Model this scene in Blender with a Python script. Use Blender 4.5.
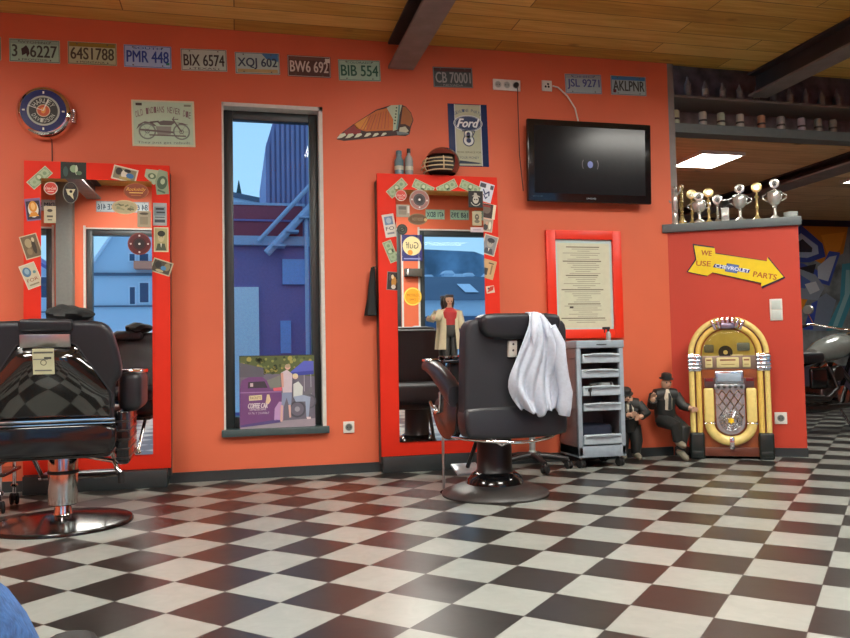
import bpy, bmesh, math, random
from mathutils import Vector, Matrix, Euler
R = math.radians
S = bpy.context.scene
for _o in list(bpy.data.objects): bpy.data.objects.remove(_o)
COL = S.collection

# ---------------------------------------------------------------- camera
cd = bpy.data.cameras.new('camera'); cd.sensor_width = 36; cd.lens = 32.856; cd.clip_start = .03; cd.clip_end = 300
cam = bpy.data.objects.new('camera', cd); COL.objects.link(cam)
FW = Vector((.235744, .970755, .045386)); ROLL = .020
rt0 = FW.cross(Vector((0, 0, 1))).normalized(); up0 = rt0.cross(FW)
CR, SR = math.cos(ROLL), math.sin(ROLL)
RT = CR * rt0 - SR * up0; UPV = SR * rt0 + CR * up0
cam.matrix_world = Matrix(((RT.x, UPV.x, -FW.x, 0), (RT.y, UPV.y, -FW.y, -5.4466), (RT.z, UPV.z, -FW.z, .8204), (0, 0, 0, 1)))
S.camera = cam

# ---------------------------------------------------------------- world, exposure, lamps
S.view_settings.view_transform = 'Standard'; S.view_settings.look = 'None'
S.view_settings.gamma = 1; S.view_settings.use_curve_mapping = False
S.view_settings.exposure = 0.0
W = bpy.data.worlds.new('evening_sky'); S.world = W; W.use_nodes = True
_n = W.node_tree; _n.nodes.clear()
_bg = _n.nodes.new('ShaderNodeBackground'); _ow = _n.nodes.new('ShaderNodeOutputWorld')
_tc = _n.nodes.new('ShaderNodeTexCoord'); _sx = _n.nodes.new('ShaderNodeSeparateXYZ'); _rp = _n.nodes.new('ShaderNodeValToRGB')
_rp.color_ramp.elements[0].position = .0; _rp.color_ramp.elements[0].color = (.42, .74, .98, 1)
_rp.color_ramp.elements[1].position = .55; _rp.color_ramp.elements[1].color = (.26, .54, .92, 1)
_n.links.new(_tc.outputs['Generated'], _sx.inputs[0]); _n.links.new(_sx.outputs['Z'], _rp.inputs[0])
_n.links.new(_rp.outputs[0], _bg.inputs[0]); _n.links.new(_bg.outputs[0], _ow.inputs[0])
_bg.inputs[1].default_value = 1.15
PANEL_POWER = 44.0          # emission strength of the ceiling panels
BACK_POWER = 34.0
PANELS = [(4.1, -2.15), (1.35, -2.7), (-2.7, -2.5), (1.9, -4.9), (-1.3, -4.9)]   # ceiling panels over the shop floor

# ---------------------------------------------------------------- materials
MATS = {}
def M(name, col=None, rough=.5, metal=0., emit=0., var=.06, scale=30., bump=0., spec=.5, coat=0., alpha=1., trans=0., ecol=None):
    if name in MATS: return MATS[name]
    if col is None: raise KeyError(name)
    m = bpy.data.materials.new(name); m.use_nodes = True; nt = m.node_tree
    b = nt.nodes['Principled BSDF']
    b.inputs['Roughness'].default_value = rough; b.inputs['Metallic'].default_value = metal
    b.inputs['Specular IOR Level'].default_value = spec; b.inputs['Coat Weight'].default_value = coat
    b.inputs['Transmission Weight'].default_value = trans
    tc = nt.nodes.new('ShaderNodeTexCoord'); nz = nt.nodes.new('ShaderNodeTexNoise')
    nz.inputs['Scale'].default_value = scale; nz.inputs['Detail'].default_value = 3
    nt.links.new(tc.outputs['Object'], nz.inputs['Vector'])
    rp = nt.nodes.new('ShaderNodeValToRGB')
    c0 = [max(0, c * (1 - var)) for c in col[:3]] + [1]; c1 = [min(1, c * (1 + var)) for c in col[:3]] + [1]
    rp.color_ramp.elements[0].position = .3; rp.color_ramp.elements[1].position = .7
    rp.color_ramp.elements[0].color = c0; rp.color_ramp.elements[1].color = c1
    nt.links.new(nz.outputs['Fac'], rp.inputs[0]); nt.links.new(rp.outputs[0], b.inputs['Base Color'])
    if bump:
        bp = nt.nodes.new('ShaderNodeBump'); bp.inputs['Strength'].default_value = bump; bp.inputs['Distance'].default_value = .004
        nt.links.new(nz.outputs['Fac'], bp.inputs['Height']); nt.links.new(bp.outputs[0], b.inputs['Normal'])
    if emit:
        b.inputs['Emission Color'].default_value = tuple((ecol or col)[:3]) + (1,); b.inputs['Emission Strength'].default_value = emit
    MATS[name] = m
    return m
def hexc(h):
    v = [int(h[i:i + 2], 16) / 255 for i in (0, 2, 4)]
    return tuple(c / 12.92 if c <= .04045 else ((c + .055) / 1.055) ** 2.4 for c in v)
def K(h, rough=.55, **k):        # flat printed colour
    return M('print_' + h + ('' if rough == .55 else '_%d' % int(rough * 100)), hexc(h), rough, var=.03, **k)

def floor_mat():
    m = bpy.data.materials.new('checker_tiles'); m.use_nodes = True; nt = m.node_tree; b = nt.nodes['Principled BSDF']; L = nt.links.new
    T = .25738
    tc = nt.nodes.new('ShaderNodeTexCoord'); mp = nt.nodes.new('ShaderNodeMapping')
    mp.inputs['Rotation'].default_value = (0, 0, R(45)); mp.inputs['Scale'].default_value = (1 / T, 1 / T, 0)
    mp.inputs['Location'].default_value = (-5.96377, 8.23545, .5)
    L(tc.outputs['Object'], mp.inputs[0])
    ck = nt.nodes.new('ShaderNodeTexChecker'); ck.inputs['Scale'].default_value = 1
    L(mp.outputs[0], ck.inputs['Vector'])
    n1 = nt.nodes.new('ShaderNodeTexNoise'); n1.inputs['Scale'].default_value = 3.2; n1.inputs['Detail'].default_value = 6; n1.inputs['Distortion'].default_value = 1.2
    L(mp.outputs[0], n1.inputs['Vector'])
    fl = nt.nodes.new('ShaderNodeVectorMath'); fl.operation = 'FLOOR'; L(mp.outputs[0], fl.inputs[0])
    wn = nt.nodes.new('ShaderNodeTexWhiteNoise'); L(fl.outputs[0], wn.inputs['Vector'])
    ad = nt.nodes.new('ShaderNodeMath'); ad.operation = 'MULTIPLY_ADD'; ad.inputs[1].default_value = .35
    L(wn.outputs['Value'], ad.inputs[0]); L(n1.outputs['Fac'], ad.inputs[2])
    def ramp(a, c):
        r = nt.nodes.new('ShaderNodeValToRGB'); r.color_ramp.elements[0].position = .35; r.color_ramp.elements[1].position = 1.0
        r.color_ramp.elements[0].color = a + (1,); r.color_ramp.elements[1].color = c + (1,); L(ad.outputs[0], r.inputs[0]); return r
    wh = ramp((.25, .272, .248), (.32, .338, .312)); bk = ramp((.016, .0145, .013), (.030, .027, .024))
    L(bk.outputs[0], ck.inputs['Color1']); L(wh.outputs[0], ck.inputs['Color2'])
    # thin dark joint
    fr = nt.nodes.new('ShaderNodeVectorMath'); fr.operation = 'FRACTION'; L(mp.outputs[0], fr.inputs[0])
    sp = nt.nodes.new('ShaderNodeSeparateXYZ'); L(fr.outputs[0], sp.inputs[0])
    def edge(o):
        a = nt.nodes.new('ShaderNodeMath'); a.operation = 'PINGPONG'; a.inputs[1].default_value = .5; L(o, a.inputs[0]); return a.outputs[0]
    mn = nt.nodes.new('ShaderNodeMath'); mn.operation = 'MINIMUM'; L(edge(sp.outputs['X']), mn.inputs[0]); L(edge(sp.outputs['Y']), mn.inputs[1])
    lt = nt.nodes.new('ShaderNodeMath'); lt.operation = 'LESS_THAN'; lt.inputs[1].default_value = .0045; L(mn.outputs[0], lt.inputs[0])
    mx = nt.nodes.new('ShaderNodeMix'); mx.data_type = 'RGBA'; L(lt.outputs[0], mx.inputs['Factor'])
    L(ck.outputs['Color'], mx.inputs['A']); mx.inputs['B'].default_value = (.05, .045, .04, 1)
    L(mx.outputs['Result'], b.inputs['Base Color'])
    b.inputs['Roughness'].default_value = .30
    b.inputs['Specular IOR Level'].default_value = .42
    bp = nt.nodes.new('ShaderNodeBump'); bp.inputs['Strength'].default_value = .05; bp.inputs['Distance'].default_value = .004
    L(n1.outputs['Fac'], bp.inputs['Height']); L(bp.outputs[0], b.inputs['Normal'])
    return m
def plank_mat(name, cols, width=.185, length=1.9, rough=.5):
    m = bpy.data.materials.new(name); m.use_nodes = True; nt = m.node_tree; b = nt.nodes['Principled BSDF']; L = nt.links.new
    tc = nt.nodes.new('ShaderNodeTexCoord')
    br = nt.nodes.new('ShaderNodeTexBrick'); br.offset = .37; br.inputs['Scale'].default_value = 1
    br.inputs['Brick Width'].default_value = length; br.inputs['Row Height'].default_value = width
    br.inputs['Mortar Size'].default_value = .004; br.inputs['Mortar Smooth'].default_value = .3
    br.inputs['Color1'].default_value = (0, 0, 0, 1); br.inputs['Color2'].default_value = (1, 1, 1, 1); br.inputs['Mortar'].default_value = (.5, .5, .5, 1)
    L(tc.outputs['Object'], br.inputs['Vector'])
    mp = nt.nodes.new('ShaderNodeMapping'); mp.inputs['Scale'].default_value = (1.3, 16, 1); L(tc.outputs['Object'], mp.inputs[0])
    n = nt.nodes.new('ShaderNodeTexNoise'); n.inputs['Scale'].default_value = 1.6; n.inputs['Detail'].default_value = 6; n.inputs['Distortion'].default_value = .8
    L(mp.outputs[0], n.inputs['Vector'])
    ad = nt.nodes.new('ShaderNodeMath'); ad.operation = 'MULTIPLY_ADD'; ad.inputs[1].default_value = .5
    sep = nt.nodes.new('ShaderNodeSeparateColor'); L(br.outputs['Color'], sep.inputs[0]); L(sep.outputs[0], ad.inputs[0]); L(n.outputs['Fac'], ad.inputs[2])
    r = nt.nodes.new('ShaderNodeValToRGB'); L(ad.outputs[0], r.inputs[0])
    e = r.color_ramp.elements; e[0].position = .3; e[0].color = cols[0] + (1,); e[1].position = 1.05; e[1].color = cols[2] + (1,)
    k = e.new(.68); k.color = cols[1] + (1,)
    # knots
    vo = nt.nodes.new('ShaderNodeTexVoronoi'); vo.inputs['Scale'].default_value = 1.0
    mp2 = nt.nodes.new('ShaderNodeMapping'); mp2.inputs['Scale'].default_value = (1.6, 3.2, 1); L(tc.outputs['Object'], mp2.inputs[0]); L(mp2.outputs[0], vo.inputs['Vector'])
    kr = nt.nodes.new('ShaderNodeValToRGB'); kr.color_ramp.elements[0].position = .02; kr.color_ramp.elements[0].color = (.25, .2, .15, 1)
    kr.color_ramp.elements[1].position = .1; kr.color_ramp.elements[1].color = (1, 1, 1, 1); L(vo.outputs['Distance'], kr.inputs[0])
    m1 = nt.nodes.new('ShaderNodeMix'); m1.data_type = 'RGBA'; m1.blend_type = 'MULTIPLY'; m1.inputs['Factor'].default_value = .8
    L(r.outputs[0], m1.inputs['A']); L(kr.outputs[0], m1.inputs['B'])
    m2 = nt.nodes.new('ShaderNodeMix'); m2.data_type = 'RGBA'; L(br.outputs['Fac'], m2.inputs['Factor']); L(m1.outputs['Result'], m2.inputs['A'])
    m2.inputs['B'].default_value = tuple(c * .45 for c in cols[0]) + (1,)
    L(m2.outputs['Result'], b.inputs['Base Color']); b.inputs['Roughness'].default_value = rough
    bp = nt.nodes.new('ShaderNodeBump'); bp.inputs['Strength'].default_value = .3; bp.inputs['Distance'].default_value = .004; bp.invert = True
    L(br.outputs['Fac'], bp.inputs['Height']); L(bp.outputs[0], b.inputs['Normal'])
    MATS[name] = m; return m
def glass_mat(name, tint=(1, 1, 1), gloss=.08, rough=0.):
    m = bpy.data.materials.new(name); m.use_nodes = True; nt = m.node_tree; nt.nodes.remove(nt.nodes['Principled BSDF'])
    t = nt.nodes.new('ShaderNodeBsdfTransparent'); t.inputs[0].default_value = tint + (1,)
    g = nt.nodes.new('ShaderNodeBsdfGlossy'); g.inputs['Roughness'].default_value = rough
    f = nt.nodes.new('ShaderNodeFresnel'); f.inputs[0].default_value = 1.25
    mx = nt.nodes.new('ShaderNodeMixShader'); nt.links.new(f.outputs[0], mx.inputs[0]); nt.links.new(t.outputs[0], mx.inputs[1]); nt.links.new(g.outputs[0], mx.inputs[2])
    nt.links.new(mx.outputs[0], nt.nodes['Material Output'].inputs[0]); MATS[name] = m; return m

M('wall_paint', (.69, .140, .060), .6, var=.05, scale=1.3, bump=.02)
M('partition_paint', (.53, .046, .019), .6, var=.04, scale=2)
M('frame_red', (.78, .032, .012), .6, spec=.25, var=.03, scale=6)
M('plaster', (.62, .62, .58), .7)
M('anthracite', (.028, .036, .038), .4)
M('sill', (.055, .085, .088), .4)
M('steel_dark', (.21, .185, .175), .55, scale=8, var=.15)
M('steel_shaded', (.045, .045, .05), .5, scale=8, var=.15)  # same beam steel, darkened so the shade on the web sits in the colour
M('black_gloss', (.008, .008, .009), .12, spec=.6)
M('black_shell', (.010, .010, .010), .06, spec=.8, coat=.6)
M('vinyl', (.015, .0165, .021), .38, scale=160, bump=.08)
M('vinyl_matte', (.019, .021, .027), .55, scale=160, bump=.1)
M('black_plastic', (.014, .014, .015), .4)
M('rubber', (.012, .012, .012), .7)
M('chrome', (.78, .78, .78), .07, metal=1, var=.02)
M('brushed', (.55, .55, .55), .28, metal=1)
M('dark_metal', (.06, .06, .06), .3, metal=.8)
M('base_metal', (.05, .05, .05), .18, metal=.85)
M('mirror', (.92, .93, .93), .0, metal=1, var=.0)
M('gold', (.66, .52, .22), .20, metal=.6)
M('silver', (.66, .68, .64), .16, metal=.6)
M('grey_plastic', (.30, .36, .40), .45)
M('white_cloth', (.52, .58, .68), .85, scale=60, bump=.15)
M('white_plastic', (.72, .72, .66), .45)
M('denim', (.035, .12, .33), .85, scale=220, var=.3, bump=.3)
glass_mat('pane_glass', (.97, .99, 1)); M('clear_glass', (.46, .50, .50), .08, trans=.35, spec=.7); M('blue_glass', (.22, .36, .42), .08, trans=.35, spec=.7); glass_mat('dome_glass', (.95, .9, .7))

# ---------------------------------------------------------------- mesh builder
LY = .0007
_tcache = {}
def glyphs(s):
    if s in _tcache: return _tcache[s]
    cu = bpy.data.curves.new('lettering', 'FONT'); cu.body = s; cu.size = 1; cu.resolution_u = 3
    ob = bpy.data.objects.new('lettering', cu); me = bpy.data.meshes.new_from_object(ob)
    vs = [(v.co.x, v.co.y) for v in me.vertices]; fs = [tuple(p.vertices) for p in me.polygons]
    bpy.data.objects.remove(ob); bpy.data.curves.remove(cu); bpy.data.meshes.remove(me)
    _tcache[s] = (vs, fs); return vs, fs
class MB:
    def __init__(s): s.v = []; s.f = []; s.m = []; s.ms = []; s.sm = []; s.X = Matrix(); s.flat = False
    def mi(s, m):
        if isinstance(m, str): m = MATS[m]
        if m not in s.ms: s.ms.append(m)
        return s.ms.index(m)
    def add(s, vs, fs, m, smooth=True):
        o = len(s.v); k = s.mi(m)
        s.v += [tuple(s.X @ Vector(v)) for v in vs]
        for f in fs: s.f.append([i + o for i in f]); s.m.append(k); s.sm.append(smooth)
        return s
    def bm(s, b, m, smooth=True):
        b.verts.ensure_lookup_table(); b.verts.index_update()
        s.add([v.co for v in b.verts], [[v.index for v in f.verts] for f in b.faces], m, smooth); b.free(); return s
    def box(s, x0, x1, y0, y1, z0, z1, m, bev=0, seg=2, rot=None):
        b = bmesh.new(); bmesh.ops.create_cube(b, size=1)
        bmesh.ops.scale(b, vec=(abs(x1 - x0), abs(y1 - y0), abs(z1 - z0)), verts=b.verts)
        if bev: bmesh.ops.bevel(b, geom=list(b.edges), offset=bev, segments=seg, profile=.5, affect='EDGES')
        if rot is not None: bmesh.ops.transform(b, matrix=Euler(rot).to_matrix().to_4x4(), verts=b.verts)
        bmesh.ops.translate(b, vec=((x0 + x1) / 2, (y0 + y1) / 2, (z0 + z1) / 2), verts=b.verts)
        return s.bm(b, m)
    def tube(s, pts, r, m, n=8, closed=False, caps=True):
        pts = [Vector(p) for p in pts]; rs = r if isinstance(r, (list, tuple)) else [r] * len(pts)
        vs = []; N = len(pts); prev = None
        for i, p in enumerate(pts):
            if closed: t = pts[(i + 1) % N] - pts[i - 1]
            else: t = pts[min(i + 1, N - 1)] - pts[max(i - 1, 0)]
            t.normalize()
            if prev is None:
                a = Vector((0, 0, 1)) if abs(t.z) < .9 else Vector((1, 0, 0)); u = t.cross(a).normalized()
            else:
                u = (prev - t * prev.dot(t)).normalized()
            prev = u; w = t.cross(u)
            for k in range(n):
                a = 2 * math.pi * k / n; vs.append(p + (u * math.cos(a) + w * math.sin(a)) * rs[i])
        fs = []
        for i in range(N if closed else N - 1):
            j = (i + 1) % N
            for k in range(n): fs.append((i * n + k, i * n + (k + 1) % n, j * n + (k + 1) % n, j * n + k))
        if caps and not closed: fs += [tuple(range(n))[::-1], tuple((N - 1) * n + k for k in range(n))]
        return s.add(vs, fs, m)
    def cyl(s, p0, p1, r0, m, r1=None, n=20): return s.tube([p0, p1], [r0, r0 if r1 is None else r1], m, n)
    def lathe(s, prof, m, n=24, c=(0, 0, 0), ax='z', sx=1., sy=1.):
        vs = []; fs = []
        for r, z in prof:
            for k in range(n):
                a = 2 * math.pi * k / n; x, y = r * math.cos(a) * sx, r * math.sin(a) * sy
                p = (x, y, z) if ax == 'z' else ((x, -z, y) if ax == 'y' else (z, x, y))
                vs.append((p[0] + c[0], p[1] + c[1], p[2] + c[2]))
        for i in range(len(prof) - 1):
            for k in range(n): fs.append((i * n + k, i * n + (k + 1) % n, (i + 1) * n + (k + 1) % n, (i + 1) * n + k))
        if prof[0][0] > 1e-6: fs.append(tuple(range(n))[::-1])
        if prof[-1][0] > 1e-6: fs.append(tuple((len(prof) - 1) * n + k for k in range(n)))
        return s.add(vs, fs, m)
    def prism(s, pts, y0, y1, m, smooth=False):       # outline in x,z pushed along y
        n = len(pts); vs = [(x, y0, z) for x, z in pts] + [(x, y1, z) for x, z in pts]
        fs = [tuple(range(n)), tuple(range(2 * n - 1, n - 1, -1))] + [(i, (i + 1) % n, n + (i + 1) % n, n + i) for i in range(n)]
        return s.add(vs, fs, m, smooth)
    def poly(s, pts, layer, m): 
        return s.add([(x, -layer * LY, z) for x, z in pts], [tuple(range(len(pts)))], m, False)
    def rect(s, cx, cz, w, h, layer, m, a=0):
        ca, sa = math.cos(R(a)), math.sin(R(a))
        return s.poly([(cx + x * ca - z * sa, cz + x * sa + z * ca) for x, z in ((-w / 2, -h / 2), (w / 2, -h / 2), (w / 2, h / 2), (-w / 2, h / 2))], layer, m)
    def disc(s, cx, cz, r, layer, m, rz=None, n=24, a0=0, a1=360):
        rz = rz or r; st = 1 if a1 - a0 < 360 else 0
        return s.poly([(cx + r * math.cos(R(a0 + (a1 - a0) * k / n)), cz + rz * math.sin(R(a0 + (a1 - a0) * k / n))) for k in range(n + st)], layer, m)
    def ring(s, cx, cz, r0, r1, layer, m, n=32, k=1., a0=0, a1=360):
        vs = []; fs = []
        for i in range(n + 1):
            a = R(a0 + (a1 - a0) * i / n)
            for r in (r0, r1): vs.append((cx + r * math.cos(a), -layer * LY, cz + r * k * math.sin(a)))
        for i in range(n): fs.append((2 * i, 2 * i + 1, 2 * i + 3, 2 * i + 2))
        return s.add(vs, fs, m, False)
    def line(s, pts, w, layer, m):
        for (x0, z0), (x1, z1) in zip(pts[:-1], pts[1:]):
            d = Vector((x1 - x0, z1 - z0)); L = d.length
            if L < 1e-7: continue
            d /= L; nx, nz = -d.y * w / 2, d.x * w / 2; ex, ez = d.x * w * .3, d.y * w * .3
            s.poly([(x0 + nx - ex, z0 + nz - ez), (x0 - nx - ex, z0 - nz - ez), (x1 - nx + ex, z1 - nz + ez), (x1 + nx + ex, z1 + nz + ez)], layer, m)
        return s
    def text(s, t, cx, cz, w, h, layer, m, shear=0, a=0, y=None, mirror=False):
        vs, fs = glyphs(t)
        if not vs: return s
        xs = [v[0] for v in vs]; zs = [v[1] for v in vs]; X0, X1, Z0, Z1 = min(xs), max(xs), min(zs), max(zs)
        ca, sa = math.cos(R(a)), math.sin(R(a)); out = []
        for x, z in vs:
            u = ((x - X0) / max(X1 - X0, 1e-6) - .5) * w; q = ((z - Z0) / max(Z1 - Z0, 1e-6) - .5) * h
            u += q * shear
            if mirror: u = -u
            out.append((cx + u * ca - q * sa, -layer * LY if y is None else y, cz + u * sa + q * ca))
        return s.add(out, fs, m, False)
    def bold(s, t, cx, cz, w, h, layer, m, d=.0035, **k):
        for i, (dx, dz) in enumerate(((-d / 2, 0), (d / 2, 0), (0, d / 3), (0, -d / 3))): s.text(t, cx + dx, cz + dz, w, h, layer + i * .1, m, **k)
        return s
    def arc_text(s, t, cx, cz, r, a0, a1, h, layer, m, inward=False, wf=.8):
        n = len(t)
        for i, ch in enumerate(t):
            if ch == ' ': continue
            a = a0 + (a1 - a0) * (i + .5) / n; x, z = cx + r * math.cos(R(a)), cz + r * math.sin(R(a))
            s.text(ch, x, z, abs(R(a1 - a0)) * r / n * wf, h, layer, m, a=a + 90 if inward else a - 90)
        return s
    def build(s, name, parent=None, loc=None, rot=None, angle=38):
        me = bpy.data.meshes.new(name); me.from_pydata(s.v, [], s.f)
        for m in s.ms: me.materials.append(m)
        me.polygons.foreach_set('material_index', s.m); me.polygons.foreach_set('use_smooth', s.sm)
        b = bmesh.new(); b.from_mesh(me); bmesh.ops.recalc_face_normals(b, faces=b.faces); b.to_mesh(me); b.free()
        me.set_sharp_from_angle(angle=R(angle)); me.update()
        o = bpy.data.objects.new(name, me); COL.objects.link(o)
        if parent is not None: o.parent = parent
        if loc is not None: o.location = loc
        if rot is not None: o.rotation_euler = rot
        return o
def tag(o, label, cat, group=None, kind=None):
    o['label'] = label; o['category'] = cat
    if group: o['group'] = group
    if kind: o['kind'] = kind
    return o
def thing(name, label, cat, loc=(0, 0, 0), rot=(0, 0, 0), group=None):
    o = bpy.data.objects.new(name, None); o.empty_display_size = .1; COL.objects.link(o)
    o.location = loc; o.rotation_euler = rot; return tag(o, label, cat, group)
def struct(mb, name, **k):
    o = mb.build(name, **k); o['kind'] = 'structure'; return o
def copy_thing(o, loc, rot=None, label=None):
    c = o.copy(); COL.objects.link(c); c.location = loc
    if rot is not None: c.rotation_euler = rot
    if label: c['label'] = label
    for ch in o.children:
        d = ch.copy(); COL.objects.link(d); d.parent = c
        for g in ch.children:
            e = g.copy(); COL.objects.link(e); e.parent = d
    return c
def skin(name, joints, edges, m, parent=None, loc=(0, 0, 0), rot=(0, 0, 0), sub=2, root=0):
    me = bpy.data.meshes.new(name); me.from_pydata([j[:3] for j in joints], edges, [])
    o = bpy.data.objects.new(name, me); COL.objects.link(o)
    md = o.modifiers.new('skin', 'SKIN'); md.use_smooth_shade = True
    for i, j in enumerate(joints):
        sv = me.skin_vertices[0].data[i]; r = j[3]; sv.radius = r if isinstance(r, tuple) else (r, r); sv.use_root = (i == root)
    sb = o.modifiers.new('subsurf', 'SUBSURF'); sb.levels = sub; sb.render_levels = sub
    dg = bpy.context.evaluated_depsgraph_get(); nm = bpy.data.meshes.new_from_object(o.evaluated_get(dg))
    o.modifiers.clear(); o.data = nm; nm.materials.clear(); nm.materials.append(MATS[m] if isinstance(m, str) else m)
    for p in nm.polygons: p.use_smooth = True
    o.parent = parent; o.location = loc; o.rotation_euler = rot; return o
def sheet(name, label, cat, w, h, art, loc, ang=0, rz=0, base='f0ead0', th=.0025, group=None):
    mb = MB(); mb.box(-w / 2, w / 2, 0, th, -h / 2, h / 2, K(base) if isinstance(base, str) and len(base) == 6 else base)
    if art: art(mb, w, h)
    o = mb.build(name, loc=(loc[0], loc[1], loc[2]), rot=(0, R(-ang), rz)); return tag(o, label, cat, group)

# ================================================================ STRUCTURE
CEIL = 3.095
b = MB(); b.box(-6, 12, -8, 6, -.1, 0, floor_mat()); struct(b, 'floor')
plank_mat('ceiling_planks', ((.40, .21, .036), (.58, .34, .065), (.74, .49, .14)))
plank_mat('ceiling_planks_back', ((.52, .34, .15), (.72, .50, .24), (.9, .68, .38)), width=.42, length=3.4)
b = MB(); b.box(-6, 12, -6.5, .03, CEIL, CEIL + .1, 'ceiling_planks'); struct(b, 'ceiling')
# back wall with its tall window
WX0, WX1, WZ0, WZ1 = -.09, .602, .325, 2.585
b = MB()
b.box(-5, WX0, 0, .24, 0, CEIL, 'wall_paint'); b.box(WX1, 3.345, 0, .24, 0, CEIL, 'wall_paint')
b.box(WX0, WX1, 0, .24, 0, WZ0, 'wall_paint'); b.box(WX0, WX1, 0, .24, WZ1, CEIL, 'wall_paint'); struct(b, 'wall_back')
b = MB(); b.box(3.345, 3.40, 0, .24, 1.81, CEIL, 'steel_dark'); struct(b, 'trim_1')
b = MB()
b.box(WX0, WX0 + .012, -.006, .16, WZ0, WZ1, 'plaster'); b.box(WX1 - .026, WX1, -.006, .16, WZ0, WZ1, 'plaster'); b.box(WX0, WX1, -.006, .16, WZ1 - .026, WZ1, 'plaster'); struct(b, 'trim_2')
b = MB(); b.box(WX0 - .015, WX1 + .015, -.05, .2, WZ0 - .035, WZ0 + .012, 'sill', .004); struct(b, 'trim_3')
wf = MB(); x0, x1, z0, z1 = WX0 + .012, WX1 - .026, WZ0 + .012, WZ1 - .026
for bx in ((x0, x0 + .062, z0, z1), (x1 - .062, x1, z0, z1), (x0 + .062, x1 - .062, z0, z0 + .075), (x0 + .062, x1 - .062, z1 - .062, z1)):
    wf.box(bx[0], bx[1], .09, .16, bx[2], bx[3], 'anthracite', .004)
w1 = struct(wf, 'window_1')
g = MB(); g.box(x0 + .05, x1 - .05, .12, .128, z0 + .06, z1 - .05, 'pane_glass'); struct(g, 'window_pane', parent=w1)
# left wall and front wall (behind the viewpoint)
b = MB(); b.box(-5.2, -5, -6.5, .24, 0, CEIL, 'wall_paint'); struct(b, 'wall_left')
FY = -6.3
WTOP = lambda w: 2.50 if w[0] < 0 else 2.57
FWIN = [(-3.3, -2.45), (-2.02, -.9), (1.2, 2.43), (2.72, 4.05)]
b = MB(); xs = [-5] + [q for w in FWIN for q in w] + [12]
for i in range(0, len(xs), 2): b.box(xs[i], xs[i + 1], FY - .2, FY, 0, CEIL, 'wall_paint')
for w in FWIN: b.box(w[0], w[1], FY - .2, FY, 0, .3, 'wall_paint'); b.box(w[0], w[1], FY - .2, FY, WTOP(w), CEIL, 'wall_paint')
struct(b, 'wall_front')
for i, w in enumerate(FWIN):
    q = WTOP(w); b = MB(); b.box(w[0], w[1], FY - .02, FY + .004, q - .015, q + .005, 'plaster'); b.box(w[0] - .03, w[0], FY, FY + .006, .3, q + .03, 'plaster'); b.box(w[1], w[1] + .03, FY, FY + .006, .3, q + .03, 'plaster')
    struct(b, 'trim_%d' % (i + 4))
    b = MB()
    for bx in ((w[0], w[0] + .08, .3, q - .015), (w[1] - .08, w[1], .3, q - .015), (w[0] + .08, w[1] - .08, .3, .38), (w[0] + .08, w[1] - .08, q - .1, q - .015)): b.box(bx[0], bx[1], FY - .14, FY - .03, bx[2], bx[3], 'anthracite', .004)
    o = struct(b, 'window_%d' % (i + 2))
    g = MB(); g.box(w[0] + .07, w[1] - .07, FY - .09, FY - .082, .37, q - .09, 'pane_glass'); struct(g, 'window_pane', parent=o)
b = MB(); b.box(-2.37, -2.16, FY, FY + .16, 0, CEIL, M('pillar_grey', (.16, .17, .16), .5)); struct(b, 'column')
# skirting
b = MB(); b.box(-5, 3.28, -.014, 0, 0, .068, 'anthracite'); struct(b, 'baseboard_back')
# angled partition with cap shelf
PA = Vector((3.3, 0, 0)); PB = Vector((4.118, -.4645, 0)); PANG = math.atan2(PB.y - PA.y, PB.x - PA.x); PL = (PB - PA).length
b = MB(); b.box(-.03, PL, 0, .12, 0, 1.735, 'partition_paint'); struct(b, 'wall_right', loc=PA, rot=(0, 0, PANG))
b = MB(); b.box(-.04, PL + .02, -.035, .16, 1.735, 1.80, M('cap_grey', (.10, .125, .13), .45), .004); struct(b, 'trim_8', loc=PA, rot=(0, 0, PANG))
b = MB(); b.box(0.0, PL + .004, -.014, 0, 0, .066, 'anthracite'); struct(b, 'baseboard_right', loc=PA, rot=(0, 0, PANG))
# steel beams under the ceiling
def beam(x0, x1, y0, y1, zb, zt):
    b = MB(); xm = (x0 + x1) / 2
    b.box(x0, x1, y0, y1, zb, zb + .018, 'steel_dark'); b.box(x0, x1, y0, y1, zt - .015, zt, 'steel_shaded'); b.box(xm - .012, xm + .012, y0, y1, zb + .018, zt - .015, 'steel_shaded')
    return struct(b, 'ceiling_beam')
beam(1.085, 1.272, -6.3, .02, 2.90, CEIL); beam(4.14, 4.32, -6.3, .08, 2.90, CEIL); beam(-2.0, -1.815, -6.3, .02, 2.90, CEIL)
# gallery over the opening to the back room
GR = M('gallery_grey', (.11, .13, .13), .5); GD = M('gallery_dark', (.24, .20, .19), .7, scale=9, var=.4)
b = MB(); b.box(3.4, 12, .06, .20, 2.565, 2.64, GR); struct(b, 'gallery_edge_beam')
b = MB(); b.box(3.2, 12, .03, .5, 3.40, 3.46, GD); struct(b, 'gallery_roof')
b = MB(); b.box(3.2, 12, .03, .05, CEIL + .1, 3.4, GD); struct(b, 'gallery_upstand')
b = MB(); b.box(3.2, 12, .44, .5, 2.64, 3.4, GD); struct(b, 'gallery_back_panel')
b = MB(); b.box(3.4, 12, .10, .44, 2.865, 2.885, M('gallery_board', (.22, .19, .17), .5)); struct(b, 'gallery_board')
b = MB(); b.box(3.345, 12, .20, 4.6, 2.56, 2.64, 'ceiling_planks_back'); struct(b, 'ceiling_back')
beam(5.35, 5.62, .2, 3.6, 2.455, 2.56)
b = MB(); b.box(3.2, 12, 3.6, 3.8, 0, 2.56, M('far_wall', (.06, .055, .09), .8)); struct(b, 'wall_far')
b = MB(); b.box(3.2, 3.345, .24, 3.6, 0, 2.56, 'wall_paint'); struct(b, 'wall_side')
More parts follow.
